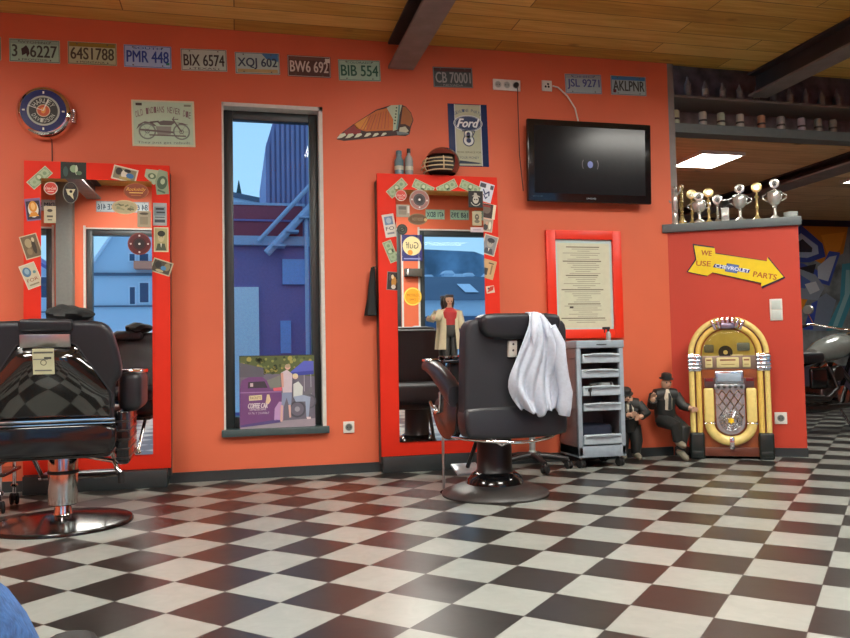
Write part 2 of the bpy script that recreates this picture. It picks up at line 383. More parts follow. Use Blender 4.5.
# right side wall of the shop, far out of view
b = MB(); b.box(11.8, 12, -6.5, 3.8, 0, CEIL, 'wall_paint'); struct(b, 'wall_east')
# ceiling panels
def ceiling_panel(x, y, z, w, d, power, label):
    t = thing('ceiling_light', label, 'light', (x, y, z))
    b = MB(); 
    for q in ((-w / 2 - .02, -w / 2, -d / 2 - .02, d / 2 + .02), (w / 2, w / 2 + .02, -d / 2 - .02, d / 2 + .02), (-w / 2, w / 2, -d / 2 - .02, -d / 2), (-w / 2, w / 2, d / 2, d / 2 + .02)): b.box(q[0], q[1], q[2], q[3], -.03, 0, 'white_plastic')
    b.box(-w / 2, w / 2, -d / 2, d / 2, -.008, 0, 'white_plastic'); b.build('light_frame', t)
    MATS.setdefault('lit_%.1f' % power, M('lit_%.1f' % power, (1, .965, .88), .5, emit=power, var=0))
    b = MB(); b.box(-w / 2, w / 2, -d / 2, d / 2, -.024, -.010, 'lit_%.1f' % power); b.build('diffuser', t)
names = ['bright ceiling panel above the television side of the room', 'bright ceiling panel above the left barber chair', 'bright ceiling panel over the middle of the shop', 'bright ceiling panel in the left front corner', 'bright ceiling panel in the right front corner']
for (x, y), n in zip(PANELS, names): ceiling_panel(x, y, 2.898 if x > 4 else CEIL, 1.2, .66, PANEL_POWER * (.62 if x > 4 else 1), n)
ceiling_panel(4.18, .745, 2.555, .40, .46, BACK_POWER, 'white square ceiling light glowing in the back room behind the trophies')
ceiling_panel(6.50, 1.12, 2.555, .62, .46, BACK_POWER, 'second white ceiling light of the back room at the right edge of the photo')
# ================================================================ OUTSIDE, seen through the windows
M('cladding', (.26, .26, .46), .6, scale=3); M('barn_red', (.34, .06, .09), .7); M('snow', (.75, .80, .86), .8); M('roof_snow', (.55, .62, .72), .7)
M('door_pale', (.80, .92, 1.0), .6); M('violet_wall', (.22, .18, .40), .7); M('stair_metal', (.42, .50, .66), .5); M('house_white', (.62, .70, .78), .8)
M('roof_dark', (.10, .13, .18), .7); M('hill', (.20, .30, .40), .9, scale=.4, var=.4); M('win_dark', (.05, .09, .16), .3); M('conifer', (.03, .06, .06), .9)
b = MB(); b.box(-60, 60, .3, 90, -.4, -.12, 'snow'); b.box(-60, 60, -90, -6.6, -.4, -.12, 'snow'); struct(b, 'ground')
t = thing('barn', 'tall violet metal clad barn with an outdoor stair, seen through the tall window', 'building', (.75, 7, -.12))
b = MB()
for i in range(26):                                       # trapezoid sheet ribs
    x = -.27 + i * .078; b.box(x, x + .045, -.02, .02, 2.2, 4.85 if x > -.12 else 4.35 + (x + .27) * 3.3, 'cladding')
b.prism([(-.28, .0), (1.8, 0), (1.8, 4.9), (-.12, 4.83), (-.28, 4.3)], .02, 3.5, 'cladding'); b.build('clad_wall', t)
b = MB(); b.box(-.9, .26, -.35, .02, 2.80, 3.3, 'barn_red', .01); b.box(-.9, .30, -.36, -.33, 3.28, 3.32, 'stair_metal'); b.box(-.9, .3, -.37, -.34, 3.03, 3.06, 'violet_wall'); b.build('red_balcony_wall', t)
b = MB(); b.box(-.9, .5, -.30, .02, 0, 2.8, 'violet_wall'); b.box(-.9, .5, -.4, .02, 2.66, 2.8, 'stair_metal'); b.build('lower_wall', t)
b = MB(); b.box(-.84, -.42, -.34, -.30, .12, 2.02, 'door_pale'); b.build('pale_door', t)
b = MB(); b.box(-.06, .30, -.36, -.30, 2.06, 2.45, M('blue_pane', (.25, .45, .8), .2)); b.build('upper_window', t)
b = MB(); b.box(-.10, .06, -.36, -.30, 1.0, 1.5, 'blue_pane'); b.build('lower_window', t)
b = MB(); b.tube([(-.42, -.5, 2.70), (.62, -.5, 3.86)], .035, 'stair_metal'); b.tube([(-.30, -.5, 2.52), (.72, -.5, 3.62)], .06, 'stair_metal')
for i in range(5): b.box(-.22 + i * .2, -.02 + i * .2, -.6, -.3, 2.62 + i * .22, 2.65 + i * .22, 'stair_metal')
b.tube([(.30, -.5, -.0), (.30, -.5, 3.1)], .03, 'stair_metal'); b.build('outdoor_stair', t)
t = thing('snowy_house', 'low house with a snowy roof beyond the barn, left in the tall window', 'building', (-.4, 13, 0))
b = MB(); b.box(-1.5, 1.2, 0, 3, 0, 4.0, 'house_white'); b.build('house_wall', t)
b = MB(); b.prism([(-1.8, 4.9), (1.25, 4.35), (1.3, 4.2), (1.3, 4.0), (-1.8, 4.0)], -.3, 3.2, 'roof_snow'); b.build('roof', t)
b = MB(); b.line([(-1.8, 4.95), (1.28, 4.38)], .12, 480, 'roof_dark'); b.build('roof_edge', t)
random.seed(4)
def fir(x, y, h, z=0.):
    t = thing('fir_tree', '', 'tree', (x, y, z), group='firs on the horizon')
    b = MB(); b.cyl((0, 0, 0), (0, 0, h * .3), .2, 'roof_dark'); b.build('trunk', t)
    b = MB()
    for k in range(4): b.lathe([(h * .12 * (1 - k * .2), h * (.18 + k * .19)), (.02, h * (.45 + k * .185))], 'conifer', 9)
    b.build('branches', t)
    t['label'] = 'dark fir tree on the far horizon, seen through the tall window'; return t
for i in range(8): fir(-4.4 + i * 1.5 + random.uniform(-.1, .1), (44, 41.5)[i % 2], 6.9 + random.uniform(-.7, .7), 4.0)
b = MB(); b.box(-25, 25, 38, 47.5, -.2, 4.0, 'hill')
b.prism([(-30, -.2), (30, -.2), (30, 11.5), (12, 10.8), (4, 11.2), (-8, 10.4), (-30, 11)], 47, 60, 'hill'); struct(b, 'hillside')
# across the street, seen only in the two mirrors
def house(x, y, w, h, roofh, label, wallm, roofm, wins, balcony=None):
    t = thing('street_house', label, 'building', (x, y, -.12))
    b = MB(); b.prism([(-w / 2, 0), (w / 2, 0), (w / 2, h), (0, h + roofh), (-w / 2, h)], -6, 0, wallm); b.build('house_wall', t)
    b = MB(); 
    for sgn in (-1, 1):
        b.prism([(sgn * (w / 2 + .4), h - .4 * roofh / (w / 2)), (0, h + roofh), (0, h + roofh + .25), (sgn * (w / 2 + .4), h - .4 * roofh / (w / 2) + .25)], -6.3, .4, roofm)
    b.build('roof', t)
    for (wx, wz, ww, wh) in wins:
        f = MB(); f.box(wx - ww / 2 - .08, wx + ww / 2 + .08, 0, .06, wz - .08, wz + wh + .08, 'snow'); f = f.build('house_window', t)
        g = MB(); g.box(wx - ww / 2, wx + ww / 2, .05, .08, wz, wz + wh, 'win_dark'); g.build('house_pane', f)
    b = MB(); b.box(-w / 2, w / 2, 0, .2, zz(2.82), zz(2.9), 'roof_dark'); b.box(-w / 2, w / 2, 0, .15, zz(1.90), zz(1.94), 'roof_dark'); b.build('ledge', t)
    if balcony:
        b = MB(); b.box(balcony[0], balcony[1], 0, .9, zz(3.0), zz(3.22), 'coral'); b.build('balcony', t)
    return t
M('coral', (.95, .30, .16), .6)
zz = lambda z: .94 + 2 * (z - .82) - .14
house(-3.8, -43.4, 9.6, zz(2.75), 7.4, 'pale gabled house with narrow windows reflected in the left mirror', 'house_white', 'snow',
      [(-2.18, zz(1.98), .28, 1.0), (-1.52, zz(2.03), .48, 1.15), (-2.18, zz(3.26), .28, .40), (-1.52, zz(3.26), .48, .42), (1.2, zz(2.03), .9, 1.2)], (-2.0, -.9))
house(-14.6, -53, 5, zz(3.2), 1.6, 'pale house with a violet roof at the left edge of the left mirror', 'house_white', 'violet_wall', [(0, 4, .9, 1.4), (1.6, 4, .9, 1.4)])
t = thing('dark_roof_house', 'house with a big dark roof and skylight reflected in the right mirror', 'building', (13.5, -41.4, -.12))
b = MB(); b.box(-5, 5, -8, 0, 0, 3.2, 'house_white'); b.box(-5, 5, 0, .1, .9, 2.2, 'win_dark'); b.build('house_wall', t)
b = MB(); b.add([(-6, .5, 3.2), (6, .5, 3.2), (3.6, -5, 5.05), (-2.4, -5, 5.05), (-6, -9, 3.2), (6, -9, 3.2)], [(0, 1, 2, 3), (1, 5, 2), (0, 3, 4), (3, 2, 5, 4), (0, 4, 5, 1)], 'roof_dark', False); b.build('roof', t)
b = MB(); b.add([(.7, -.9, 3.75), (1.6, -.9, 3.75), (1.6, -2.9, 4.42), (.7, -2.9, 4.42)], [(0, 1, 2, 3)], 'snow', False); b.build('skylight', t)
VN = ['leftmost', 'second from left', 'third from left', 'fourth from left', 'fourth from right', 'third from right', 'second from right', 'rightmost']
for i in range(8):
    t = thing('valley_house', 'small snow roofed valley house, %s of the row reflected in the right mirror' % VN[i], 'building', (15.2 + i * 1.35, -64.5 - (i % 3) * 1.2, 5.9), group='valley houses')
    b = MB(); b.box(-.45, .45, -1, 0, 0, .5 + .2 * (i % 2), 'house_white'); b.build('house_wall', t)
    b = MB(); b.prism([(-.6, .5 + .2 * (i % 2)), (.6, .5 + .2 * (i % 2)), (.3, .8 + .2 * (i % 2)), (-.3, .8 + .2 * (i % 2))], -1.1, .1, 'snow'); b.build('roof', t)
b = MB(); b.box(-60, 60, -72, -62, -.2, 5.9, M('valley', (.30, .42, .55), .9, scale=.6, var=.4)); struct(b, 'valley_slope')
b = MB(); b.prism([(-60, -.2), (60, -.2), (60, 6), (34, 7.4), (26, 10.2), (14, 10.6), (2, 9.5), (-60, 7)], -90, -78, 'hill'); struct(b, 'far_hill')

# ================================================================ NUMBER PLATES
def plate_obj(txt, x, z, w, h, a, label, base, ink, top=None, bottom=None, y=-.003, kind=0, loc=None, rz=0):
    t = thing('license_plate', label, 'license plate', loc or (x, y, z), (0, R(-a), rz), 'license plates in a row under the ceiling')
    b = MB(); b.box(-w / 2, w / 2, 0, .0015, -h / 2, h / 2, K(base, .4), 0)
    iw, ih = w / 2 - .005, h / 2 - .005
    b.line([(-iw, -ih), (iw, -ih), (iw, ih), (-iw, ih), (-iw, -ih)], .003, 1, K(ink, .5))
    if top:
        if top[0]: b.rect(0, h * .37, w * .94, h * .17, 1, K(top[0], .5))
        if top[1]: b.text(top[1], 0, h * .37, w * .6, h * .10, 2, K(top[2], .5))
    if bottom: b.text(bottom, 0, -h * .39, w * .5, h * .09, 2, K(ink, .5))
    for sx in (-.31, .31):
        for sz in (-.40, .40): b.disc(sx * w, sz * h, .005, 3, K('5c5c54'), n=10)
    if kind == 1: b.rect(w * .42, -h * .30, .022, .016, 3, K('208878'))
    if kind == 2: b.rect(-w * .40, -h * .30, .026, .026, 3, K('702028'))
    if kind == 3: b.rect(w * .43, h * .30, .035, .03, 3, K('e0dcd0')); 
    if kind == 4:
        b.poly([(w * .10, h * .46), (w * .47, h * .46), (w * .47, h * .10), (w * .2, h * .22)], 1, K('3d7fb8')); b.rect(0, -h * .35, w * .9, h * .16, 1, K('b9a772'))
    b.build('plate', t)
    l = MB(); l.X = Matrix.Translation((0, -.0012, 0)); l.bold(txt, 0, -h * .02, w * .88, h * .52, 3, K(ink, .5)); l.build('lettering', t)
    return t
PLATES = [
 ('3   6227', -1.270, 2.854, 1, 'pale green plate with a dark rider emblem, first whole plate of the row', 'a6d2bc', '3c4a40', ('94b8a6', 'WYOMING', '3c4a40'), 'FRONTIER', 0),
 ('64S1788', -.918, 2.862, 1, 'cream plate reading 64S1788 with an olive band along its top', 'bccaa2', '4c4c3a', ('8f7f2c', '', ''), 'MONTANA', 0),
 ('PMR 448', -.569, 2.867, 1, 'pale blue plate reading PMR 448 in blue letters', 'a8c8ea', '2348a0', (None, 'SOUTH', '2348a0'), None, 1),
 ('BIX 6574', -.203, 2.869, 2, 'white plate reading BIX 6574 in dark letters', 'bed4c8', '3a3c38', None, 'TEXAS', 0),
 ('XQJ 602', .156, 2.871, 2, 'white plate with a blue sweep reading XQJ 602', 'b0d0ca', '31485c', None, None, 4),
 ('BW6 692', .514, 2.874, 1, 'brown plate reading BW6 692 in pale letters', '54362f', 'd8d0c4', ('6b4a40', '', ''), None, 3),
 ('BIB 554', .874, 2.870, 2, 'pale green plate reading BIB 554, left of the steel beam', 'aad4be', '2c6a54', (None, 'COLORADO', '2c6a54'), None, 0),
 ('CB 70001', 1.572, 2.865, 2, 'dark plate with a worn maroon band, right of the steel beam', '3c4a4c', '9aa0a0', ('4a2a2a', '', ''), 'NEVADA', 0),
 ('JSL 9271', 2.619, 2.882, 2, 'pale grey plate reading JSL 9271 in violet letters above the television', 'a8bcc0', '4c5490', ('a0a8a6', 'OHIO', '4c5490'), None, 0),
 ('AKLPNR', 3.003, 2.892, 1, 'grey plate with a blue top reading AKLPNR, last plate by the wall end', 'a8bec2', '3c4240', ('3f7fb4', '', ''), None, 2)]
for p in PLATES:
    o = plate_obj(p[0], p[1], p[2], .304, .152, p[3], p[4], p[5], p[6], p[7], p[8], kind=p[9])
    if p[0].startswith('3 '):
        b = MB(); b.poly([(-.075, -.035), (-.05, -.02), (-.045, -.045), (-.03, -.02), (-.035, .01), (-.05, .035), (-.065, .02), (-.08, .01)], 6, K('3a2c2c')); b.build('emblem', o)
plate_obj('T 4501', -1.622, 2.852, .304, .152, 1, 'pale green plate cut by the left edge of the photo', 'a9bca8', '3c4a40', None)
FP = ['168 395', '471 BDX', 'HTR 288', '5 K 1902', 'VLN 703', '84 6137', 'DJM 552', 'NKE 416']
FX = [3.36, 2.97, 3.75, 4.14, -.95, -1.34, -2.55, -1.73]
for tx, fx in zip(FP, FX):
    plate_obj(tx, 0, 0, .304, .152, 0, 'pale plate reading %s, seen back to front in a mirror' % tx, 'aad4be' if fx > 0 else 'a9bcc4', '31485c', loc=(fx, FY + .004, 2.80), rz=math.pi)

# ================================================================ WALL CLOCK with ring lettering
t = thing('wall_clock', 'round chrome wall clock with a blue ring and orange shield centre', 'clock', (-1.197, -.002, 2.434))
b = MB(); b.lathe([(.0, 0), (.150, 0), (.170, .015), (.174, .03), (.172, .05), (.160, .075), (.146, .088), (.138, .090), (.136, .084)], 'chrome', 48, ax='y')
for k in range(7): b.box(.150, .186, -.06, -.012, -.058 + k * .013, -.051 + k * .013, 'chrome', .002)
b.build('clock_case', t)
b = MB(); b.X = Matrix.Translation((0, -.0905, 0)); b.ring(0, 0, .098, .138, 1, K('1a2260', .25), 48); b.ring(0, 0, .086, .098, 1, K('a9b0a4', .4), 48); b.ring(0, 0, .04, .086, 1, K('141a18', .4), 40); b.disc(0, 0, .041, 2, K('d2c5a4'), n=32)
b.disc(0, 0, .036, 3, K('c4552c'), n=28); b.poly([(-.016, .014), (0, .022), (.016, .014), (.012, -.012), (0, -.02), (-.012, -.012)], 4, K('e0a048'))
for a in (0, 90, 180, 270): b.rect(.118 * math.cos(R(a)), .118 * math.sin(R(a)), .010, .016, 2, K('d8dcd8'), a + 90)
b.build('clock_face', t)
b = MB(); b.X = Matrix.Translation((0, -.0905, 0)); b.arc_text('HARLEY', 0, 0, .064, 155, 25, .030, 3, K('c9d2c4')); b.arc_text('DAVIDSON', 0, 0, .064, 200, 340, .026, 3, K('c9d2c4'), inward=True); b.build('ring_lettering', t)
b = MB(); b.X = Matrix.Translation((0, -.0905, 0)); b.line([(0, 0), (.03, .075)], .006, 6, K('e8e8e0')); b.line([(0, 0), (-.09, .03)], .004, 6, K('e8e8e0')); b.build('clock_hands', t)
b = MB(); b.tube([(-1.165, -.006, 2.28), (-1.162, -.006, 2.10)], .003, 'black_plastic'); tag(b.build('clock_cable'), 'thin dark cable hanging from the round clock to the mirror', 'cable')

# ---- motorcycle tin sign
t = thing('tin_sign', 'cream tin sign with a sketched motorcycle and arched lettering', 'sign', (-.47, -.004, 2.414), (0, R(-1.5), 0))
b = MB(); w, h = .405, .315; b.box(-w / 2, w / 2, 0, .003, -h / 2, h / 2, K('b6d2b8', .45)); b.line([(-w / 2 + .006, -h / 2 + .006), (w / 2 - .006, -h / 2 + .006), (w / 2 - .006, h / 2 - .006), (-w / 2 + .006, h / 2 - .006), (-w / 2 + .006, -h / 2 + .006)], .010, 1, K('d6d2b0'))
b.rect(-.155, .128, .04, .018, 2, K('40463c')); b.rect(.158, .126, .045, .014, 2, K('7f8a78')); b.build('sign_plate', t)
b = MB(); q = K('6f6a66'); g_ = K('7c8a80')
for cx in (-.105, .115): b.ring(cx, -.055, .046, .056, 2, g_, 26); b.ring(cx, -.055, .010, .016, 2, g_, 14)
for cx in (-.105, .115):
    for k in range(6): b.line([(cx, -.055), (cx + .046 * math.cos(R(k * 60)), -.055 + .046 * math.sin(R(k * 60)))], .002, 2, g_)
b.poly([(-.175, -.045), (-.16, -.01), (-.12, .012), (-.07, .004), (-.045, -.02), (-.06, -.02), (-.09, .0), (-.13, -.002), (-.155, -.025)], 3, q)
b.poly([(-.04, .008), (0, .02), (.06, .018), (.075, .008), (.05, -.012), (-.02, -.012)], 3, q); b.line([(.06, .03), (.115, -.055)], .010, 3, q); b.line([(.07, .045), (.06, .03), (.095, .03)], .006, 3, q)
b.poly([(-.05, -.02), (.05, -.02), (.045, -.075), (-.04, -.08)], 2, K('8f938a')); b.line([(-.15, -.045), (-.02, -.055), (.06, -.06)], .012, 3, q); b.line([(-.09, -.08), (.14, -.085)], .009, 3, q)
b.poly([(.08, .008), (.12, .006), (.165, -.008), (.12, -.006)], 3, q); b.poly([(-.09, .01), (-.03, .018), (-.03, .008), (-.08, .0)], 4, K('5c5854')); b.build('motorcycle_drawing', t)
b = MB(); words = 'OLD INDIANS NEVER DIE'; n = len(words)
for i, ch in enumerate(words):
    u = (i + .5) / n - .5; b.text(ch, u * .36, .095 - .16 * u * u, .014, .042, 3, K('7d6266'), a=-u * 14)
b.build('lettering', t)
b = MB(); b.text('They just get rebuilt', 0, -.133, .34, .020, 3, K('6a7468')); b.build('caption_lettering', t)

# ---- headdress cut-out sign
t = thing('headdress_sign', 'cut-out metal sign of a feathered war bonnet in orange and cream', 'sign', (.981, -.004, 2.498), (0, R(-3), 0))
s_ = .569 / 664.; fx = lambda x: (x - 383) * s_; fz = lambda y: (222 - y) * s_
P_ = lambda pts: [(fx(x), fz(y)) for x, y in pts]
b = MB(); b.prism(P_([(50, 365), (60, 340), (110, 300), (205, 235), (400, 115), (520, 78), (625, 72), (660, 90), (700, 140), (716, 205), (690, 265), (672, 325), (640, 340), (560, 335), (420, 345), (300, 360), (110, 378)]), 0, .004, K('3a2018')); b.build('sign_plate', t)
b = MB()
b.poly(P_([(205, 240), (400, 125), (500, 100), (535, 170), (550, 290), (300, 300), (220, 280)]), 1, K('c26a24')); b.poly(P_([(205, 240), (330, 165), (300, 285), (225, 280)]), 2, K('d08a2c'))
for i in range(9): b.line(P_([(250 + i * 30, 290 - i * 2), (330 + i * 22, 170 - i * 6)]), .004, 3, K('8a3a28' if i % 2 else 'b04a34'))
b.poly(P_([(110, 305), (205, 245), (260, 290), (250, 320), (120, 330)]), 2, K('8a2620')); b.build('orange_feathers', t)
for i, (x, y) in enumerate(((92, 338), (160, 338), (232, 335), (312, 330), (380, 330), (450, 326))):
    q = MB(); sc = 1 - i * .07; q.poly(P_([(x - 42 * sc, y + 22 * sc), (x - 10 * sc, y - 18 * sc), (x + 30 * sc, y - 22 * sc), (x + 38 * sc, y - 6 * sc), (x, y + 16 * sc)]), 4, K('ccd0b4')); q.build('feather_tip', t)
b = MB(); b.poly(P_([(490, 100), (530, 78), (625, 74), (590, 180), (570, 285), (530, 300), (540, 200)]), 5, K('aebfa0'))
for i in range(6): b.disc(fx(575 - i * 5), fz(100 + i * 27), .006, 6, K('20261c'), n=8)
b.line(P_([(600, 80), (585, 190), (565, 280)]), .012, 6, K('5f8a84')); b.build('brow_band', t)
b = MB(); b.poly(P_([(630, 90), (655, 95), (695, 145), (708, 205), (680, 262), (640, 240), (600, 240)]), 5, K('9a5a20')); b.poly(P_([(590, 270), (640, 260), (668, 300), (620, 325), (580, 310)]), 6, K('b9b49a')); b.poly(P_([(560, 300), (660, 315), (668, 328), (565, 332)]), 7, K('6a7878')); b.build('side_trim', t)

# ---- spark plug style Ford sign
t = thing('enamel_sign', 'blue and cream upright sign with a blue oval and a figure eight', 'sign', (1.681, -.004, 2.436), (0, R(-1), 0))
b = MB(); w, h = .303, .468; b.box(-w / 2, w / 2, 0, .004, -h / 2, h / 2, K('1d2f5c', .2)); b.rect(0, .0, .20, h - .012, 1, K('aeb296', .3)); b.line([(-.1, -h / 2 + .006), (-.1, h / 2 - .006)], .006, 2, K('c2cbd0')); b.line([(.1, -h / 2 + .006), (.1, h / 2 - .006)], .006, 2, K('c2cbd0')); b.build('sign_plate', t)
b = MB(); b.disc(0, .088, .112, 3, K('c9d0d4', .3), rz=.062, n=40); b.disc(0, .088, .106, 4, K('22345c', .3), rz=.056, n=40); b.ring(0, .088, .098, .101, 5, K('c9d0d4'), 40, k=.52); b.build('blue_oval', t)
b = MB(); b.bold('Ford', 0, .09, .15, .062, 6, K('e0e6e6'), d=.006, shear=.35); b.build('script_lettering', t)
b = MB(); b.arc_text('GENUINE PARTS', 0, .088 - .10, .178 + .02, 122, 58, .022, 3, K('3f5578'), wf=.85); b.build('arched_lettering', t)
b = MB(); b.text('MORE SERVICE FOR', 0, -.128, .19, .014, 3, K('5a5a4a')); b.text('YOUR MONEY', 0, -.168, .15, .018, 3, K('4a5468')); b.poly([(-.095, -.195), (-.07, -.19), (.075, -.205), (.095, -.208), (.07, -.214), (-.08, -.214), (-.095, -.222)], 3, K('1f3448')); b.build('small_lettering', t)
b = MB()
for cz, rr in ((.008, .030), (-.04, .038)): b.disc(0, cz, rr * 1.18, 3, K('27345a'), n=30); b.disc(0, cz, rr * .98, 4, K('d4d8d4'), n=30)
for cz, rr in ((.008, .030), (-.04, .038)): b.disc(0, cz, rr * .48, 5, K('27345a'), n=24)
b.line([(-.045, .032), (-.012, .032)], .010, 3, K('27345a')); b.line([(.03, .032), (.05, .032), (.036, .0)], .007, 3, K('27345a')); b.build('figure_eight', t)

# ---- sockets, switches, cables
def faceplate(mb, w, h, m='white_plastic', d=.010): mb.box(-w / 2, w / 2, -d, 0, -h / 2, h / 2, m, .003)
def socket_hole(mb, cx, cz=0, a='8f9692', c='5c625f'):
    mb.X = Matrix.Translation((cx, -.0103, cz)); mb.disc(0, 0, .026, 1, K(a)); mb.disc(0, 0, .021, 2, K(c))
    for q in (-.0095, .0095): mb.disc(q, 0, .0038, 3, K('161616'), n=10)
    mb.X = Matrix()
t = thing('socket', 'white triple socket strip high on the wall with a black plug', 'socket', (1.99, -.001, 2.832)); b = MB(); faceplate(b, .218, .084); 
for q in (-.07, 0, .07): socket_hole(b, q, 0, 'bcc0b8', 'a6aaa2')
b.build('faceplate', t)
t = thing('plug', 'black plug in the triple socket', 'plug', (2.06, -.012, 2.832)); b = MB(); b.lathe([(0, 0), (.02, 0), (.02, .02), (.014, .03), (0, .03)], 'black_plastic', 16, ax='y'); b.build('plug_body', t)
b = MB(); b.tube([(2.06, -.034, 2.826), (2.068, -.03, 2.79), (2.074, -.010, 2.72), (2.078, -.008, 2.3), (2.10, -.010, 2.03)], .0035, 'black_plastic'); tag(b.build('power_cable'), 'thin black cable hanging from the plug down beside the television', 'cable')
t = thing('antenna_socket', 'small square white aerial socket left of the white cable', 'socket', (2.314, -.001, 2.847)); b = MB(); faceplate(b, .082, .082); b.build('faceplate', t); b = MB(); b.X = Matrix.Translation((0, -.011, 0))
for q in ((-.012, -.008), (.012, -.008), (.008, .012)): b.disc(q[0], q[1], .009, 1, K('2c2c2a'), n=12)
b.build('jack', t)
b = MB(); b.tube([(2.36, -.006, 2.85), (2.40, -.02, 2.835), (2.47, -.03, 2.77), (2.53, -.03, 2.68), (2.545, -.045, 2.58), (2.545, -.05, 2.50)], .006, 'white_plastic'); tag(b.build('antenna_cable'), 'white cable curving from the wall down behind the television', 'cable')
t = thing('socket', 'white wall socket low beside the tall window', 'socket', (.756, -.001, .321)); b = MB(); faceplate(b, .078, .080); socket_hole(b, 0); b.build('faceplate', t)
def onpart(u, off=0.): return PA + Vector((math.cos(PANG), math.sin(PANG), 0)) * u + Vector((math.sin(PANG), -math.cos(PANG), 0)) * off
t = thing('light_switch', 'pale double rocker switch on the angled partition', 'switch', (*onpart(.764, .001)[:2], 1.104), (0, 0, PANG)); b = MB(); faceplate(b, .088, .163); b.build('faceplate', t)
for q in (.037, -.037): b = MB(); b.box(-.033, .033, -.014, -.009, q - .033, q + .033, M('rocker', (.55, .62, .58), .4), .002); b.build('rocker', t)
t = thing('socket', 'white wall socket beside the jukebox', 'socket', (*onpart(.766, .001)[:2], .288), (0, 0, PANG)); b = MB(); faceplate(b, .086, .088); socket_hole(b, 0); b.build('faceplate', t)

# ---- television
t = thing('television', 'flat black television on the wall under the ceiling', 'television', (2.602, -.088, 2.243), (R(2.2), 0, 0))
w, h = 1.01, .612
b = MB(); b.box(-w / 2, w / 2, -.035, .0, -h / 2, h / 2, 'black_gloss', .008, 3); b.box(-w / 2 + .1, w / 2 - .1, 0, .03, -h / 2 + .08, h / 2 - .08, 'black_plastic', .01); b.build('casing', t)
b = MB(); b.box(-w / 2 + .052, w / 2 - .052, -.0365, -.034, -h / 2 + .062, h / 2 - .045, M('screen_glass', (.010, .011, .014), .18, spec=.30)); b.build('screen', t)
b = MB(); b.X = Matrix.Translation((0, -.0372, 0)); b.disc(-.005, -.02, .022, 1, M('reflection_ball_paint', (.10, .12, .30), .3, emit=.6, ecol=(.06, .08, .25)), rz=.026); b.ring(-.005, -.02, .062, .068, 1, M('reflection_arc_paint', (.08, .07, .09), .3, emit=.2, ecol=(.09, .06, .07)), 12, a0=150, a1=210); b.ring(-.005, -.02, .062, .068, 1, 'reflection_arc_paint', 12, a0=-30, a1=30); b.build('painted_reflection', t)  # reflection in the screen, painted on as a faintly glowing disc and arcs
b = MB(); b.X = Matrix.Translation((0, -.0365, 0)); b.text('SAMSUNG', 0, -h / 2 + .030, .075, .012, 1, K('c4c8cc')); b.text('LED Full HD', -.43, -h / 2 + .038, .08, .009, 1, K('4a5a58')); b.build('brand_lettering', t)
b = MB(); b.box(-.25, .25, .030, .080, -.18, .18, 'dark_metal'); b.build('wall_bracket', t)

# ---- framed price list
t = thing('framed_notice', 'pale printed sheet in a bright red frame under the television', 'picture', (2.572, -.001, 1.327))
w, h = .615, .82; M('notice_red', (.85, .035, .01), .4, var=.02)
b = MB(); 
for q in ((-w / 2, -w / 2 + .072, -h / 2, h / 2), (w / 2 - .072, w / 2, -h / 2, h / 2), (-w / 2 + .072, w / 2 - .072, -h / 2, -h / 2 + .068), (-w / 2 + .072, w / 2 - .072, h / 2 - .068, h / 2)): b.box(q[0], q[1], -.035, 0, q[2], q[3], 'notice_red', .003)
b.build('frame', t)
b = MB(); b.X = Matrix.Translation((0, -.012, 0)); b.box(-w / 2 + .06, w / 2 - .06, 0, .008, -h / 2 + .06, h / 2 - .06, K('bcd8d4', .35)); b.rect(0, -.008, w - .185, h - .175, 1, K('cfd2b8', .4)); random.seed(9)
for i in range(38):
    z = .285 - i * .0155; lw = random.uniform(.10, .33) if i % 7 not in (0, 1) else random.uniform(.2, .36)
    b.rect(random.uniform(-.02, .02), z, lw, .005 if i % 7 else .008, 2, K('a09c88' if i % 7 else '78735f'))
b.rect(-.11, -.175, .03, .014, 3, K('4a463c')); b.build('printed_sheet', t)

# ---- arrow sign on the partition
q = [(.194, 1.625), (.344, 1.595), (.348, 1.552), (.712, 1.474), (.716, 1.503), (.825, 1.349), (.664, 1.282), (.668, 1.312), (.322, 1.408), (.284, 1.383), (.143, 1.422), (.208, 1.512)]
cx, cz = .48, 1.447; o_ = onpart(cx, .002)
t = thing('arrow_sign', 'yellow arrow sign with a dark rim pointing right on the angled partition', 'sign', (o_.x, o_.y, cz), (0, 0, PANG)); q = [(x - cx, z - cz) for x, z in q]
b = MB(); gr = [(x * 1.035, z * 1.08) for x, z in q]; b.prism(gr, 0, -.006, K('2c1a34', .3)); b.build('rim', t)
b = MB(); b.X = Matrix.Translation((0, -.0062, 0)); b.poly(q, 1, K('ecd010', .3)); b.build('arrow_face', t)
b = MB(); b.X = Matrix.Translation((0, -.0062, 0)); an = -13.5
b.bold('WE', -.197, .113, .075, .038, 3, K('b4641c'), a=-8); b.build('lettering', t); b = MB(); b.X = Matrix.Translation((0, -.0062, 0)); b.bold('USE', -.222, .033, .105, .040, 3, K('b4641c'), a=-6); b.build('lettering', t); b = MB(); b.X = Matrix.Translation((0, -.0062, 0)); b.bold('PARTS', .215, -.082, .165, .040, 3, K('b4641c'), a=-12); b.build('lettering', t)
b = MB(); b.X = Matrix.Translation((0, -.0062, 0)) @ Matrix.Rotation(R(13.0), 4, 'Y') @ Matrix.Translation((-.012, 0, -.018)); B_ = K('23348c')
b.poly([(-.045, .032), (.045, .032), (.042, -.032), (-.048, -.032)], 3, B_); b.poly([(-.13, .013), (.13, .013), (.122, -.016), (-.138, -.016)], 3, B_); b.poly([(-.038, .028), (.040, .028), (.038, -.028), (-.041, -.028)], 4, K('5a7ac4')); b.bold('CHEVROLET', 0, 0, .245, .026, 5, K('dfe6f2')); b.build('bowtie_badge', t)
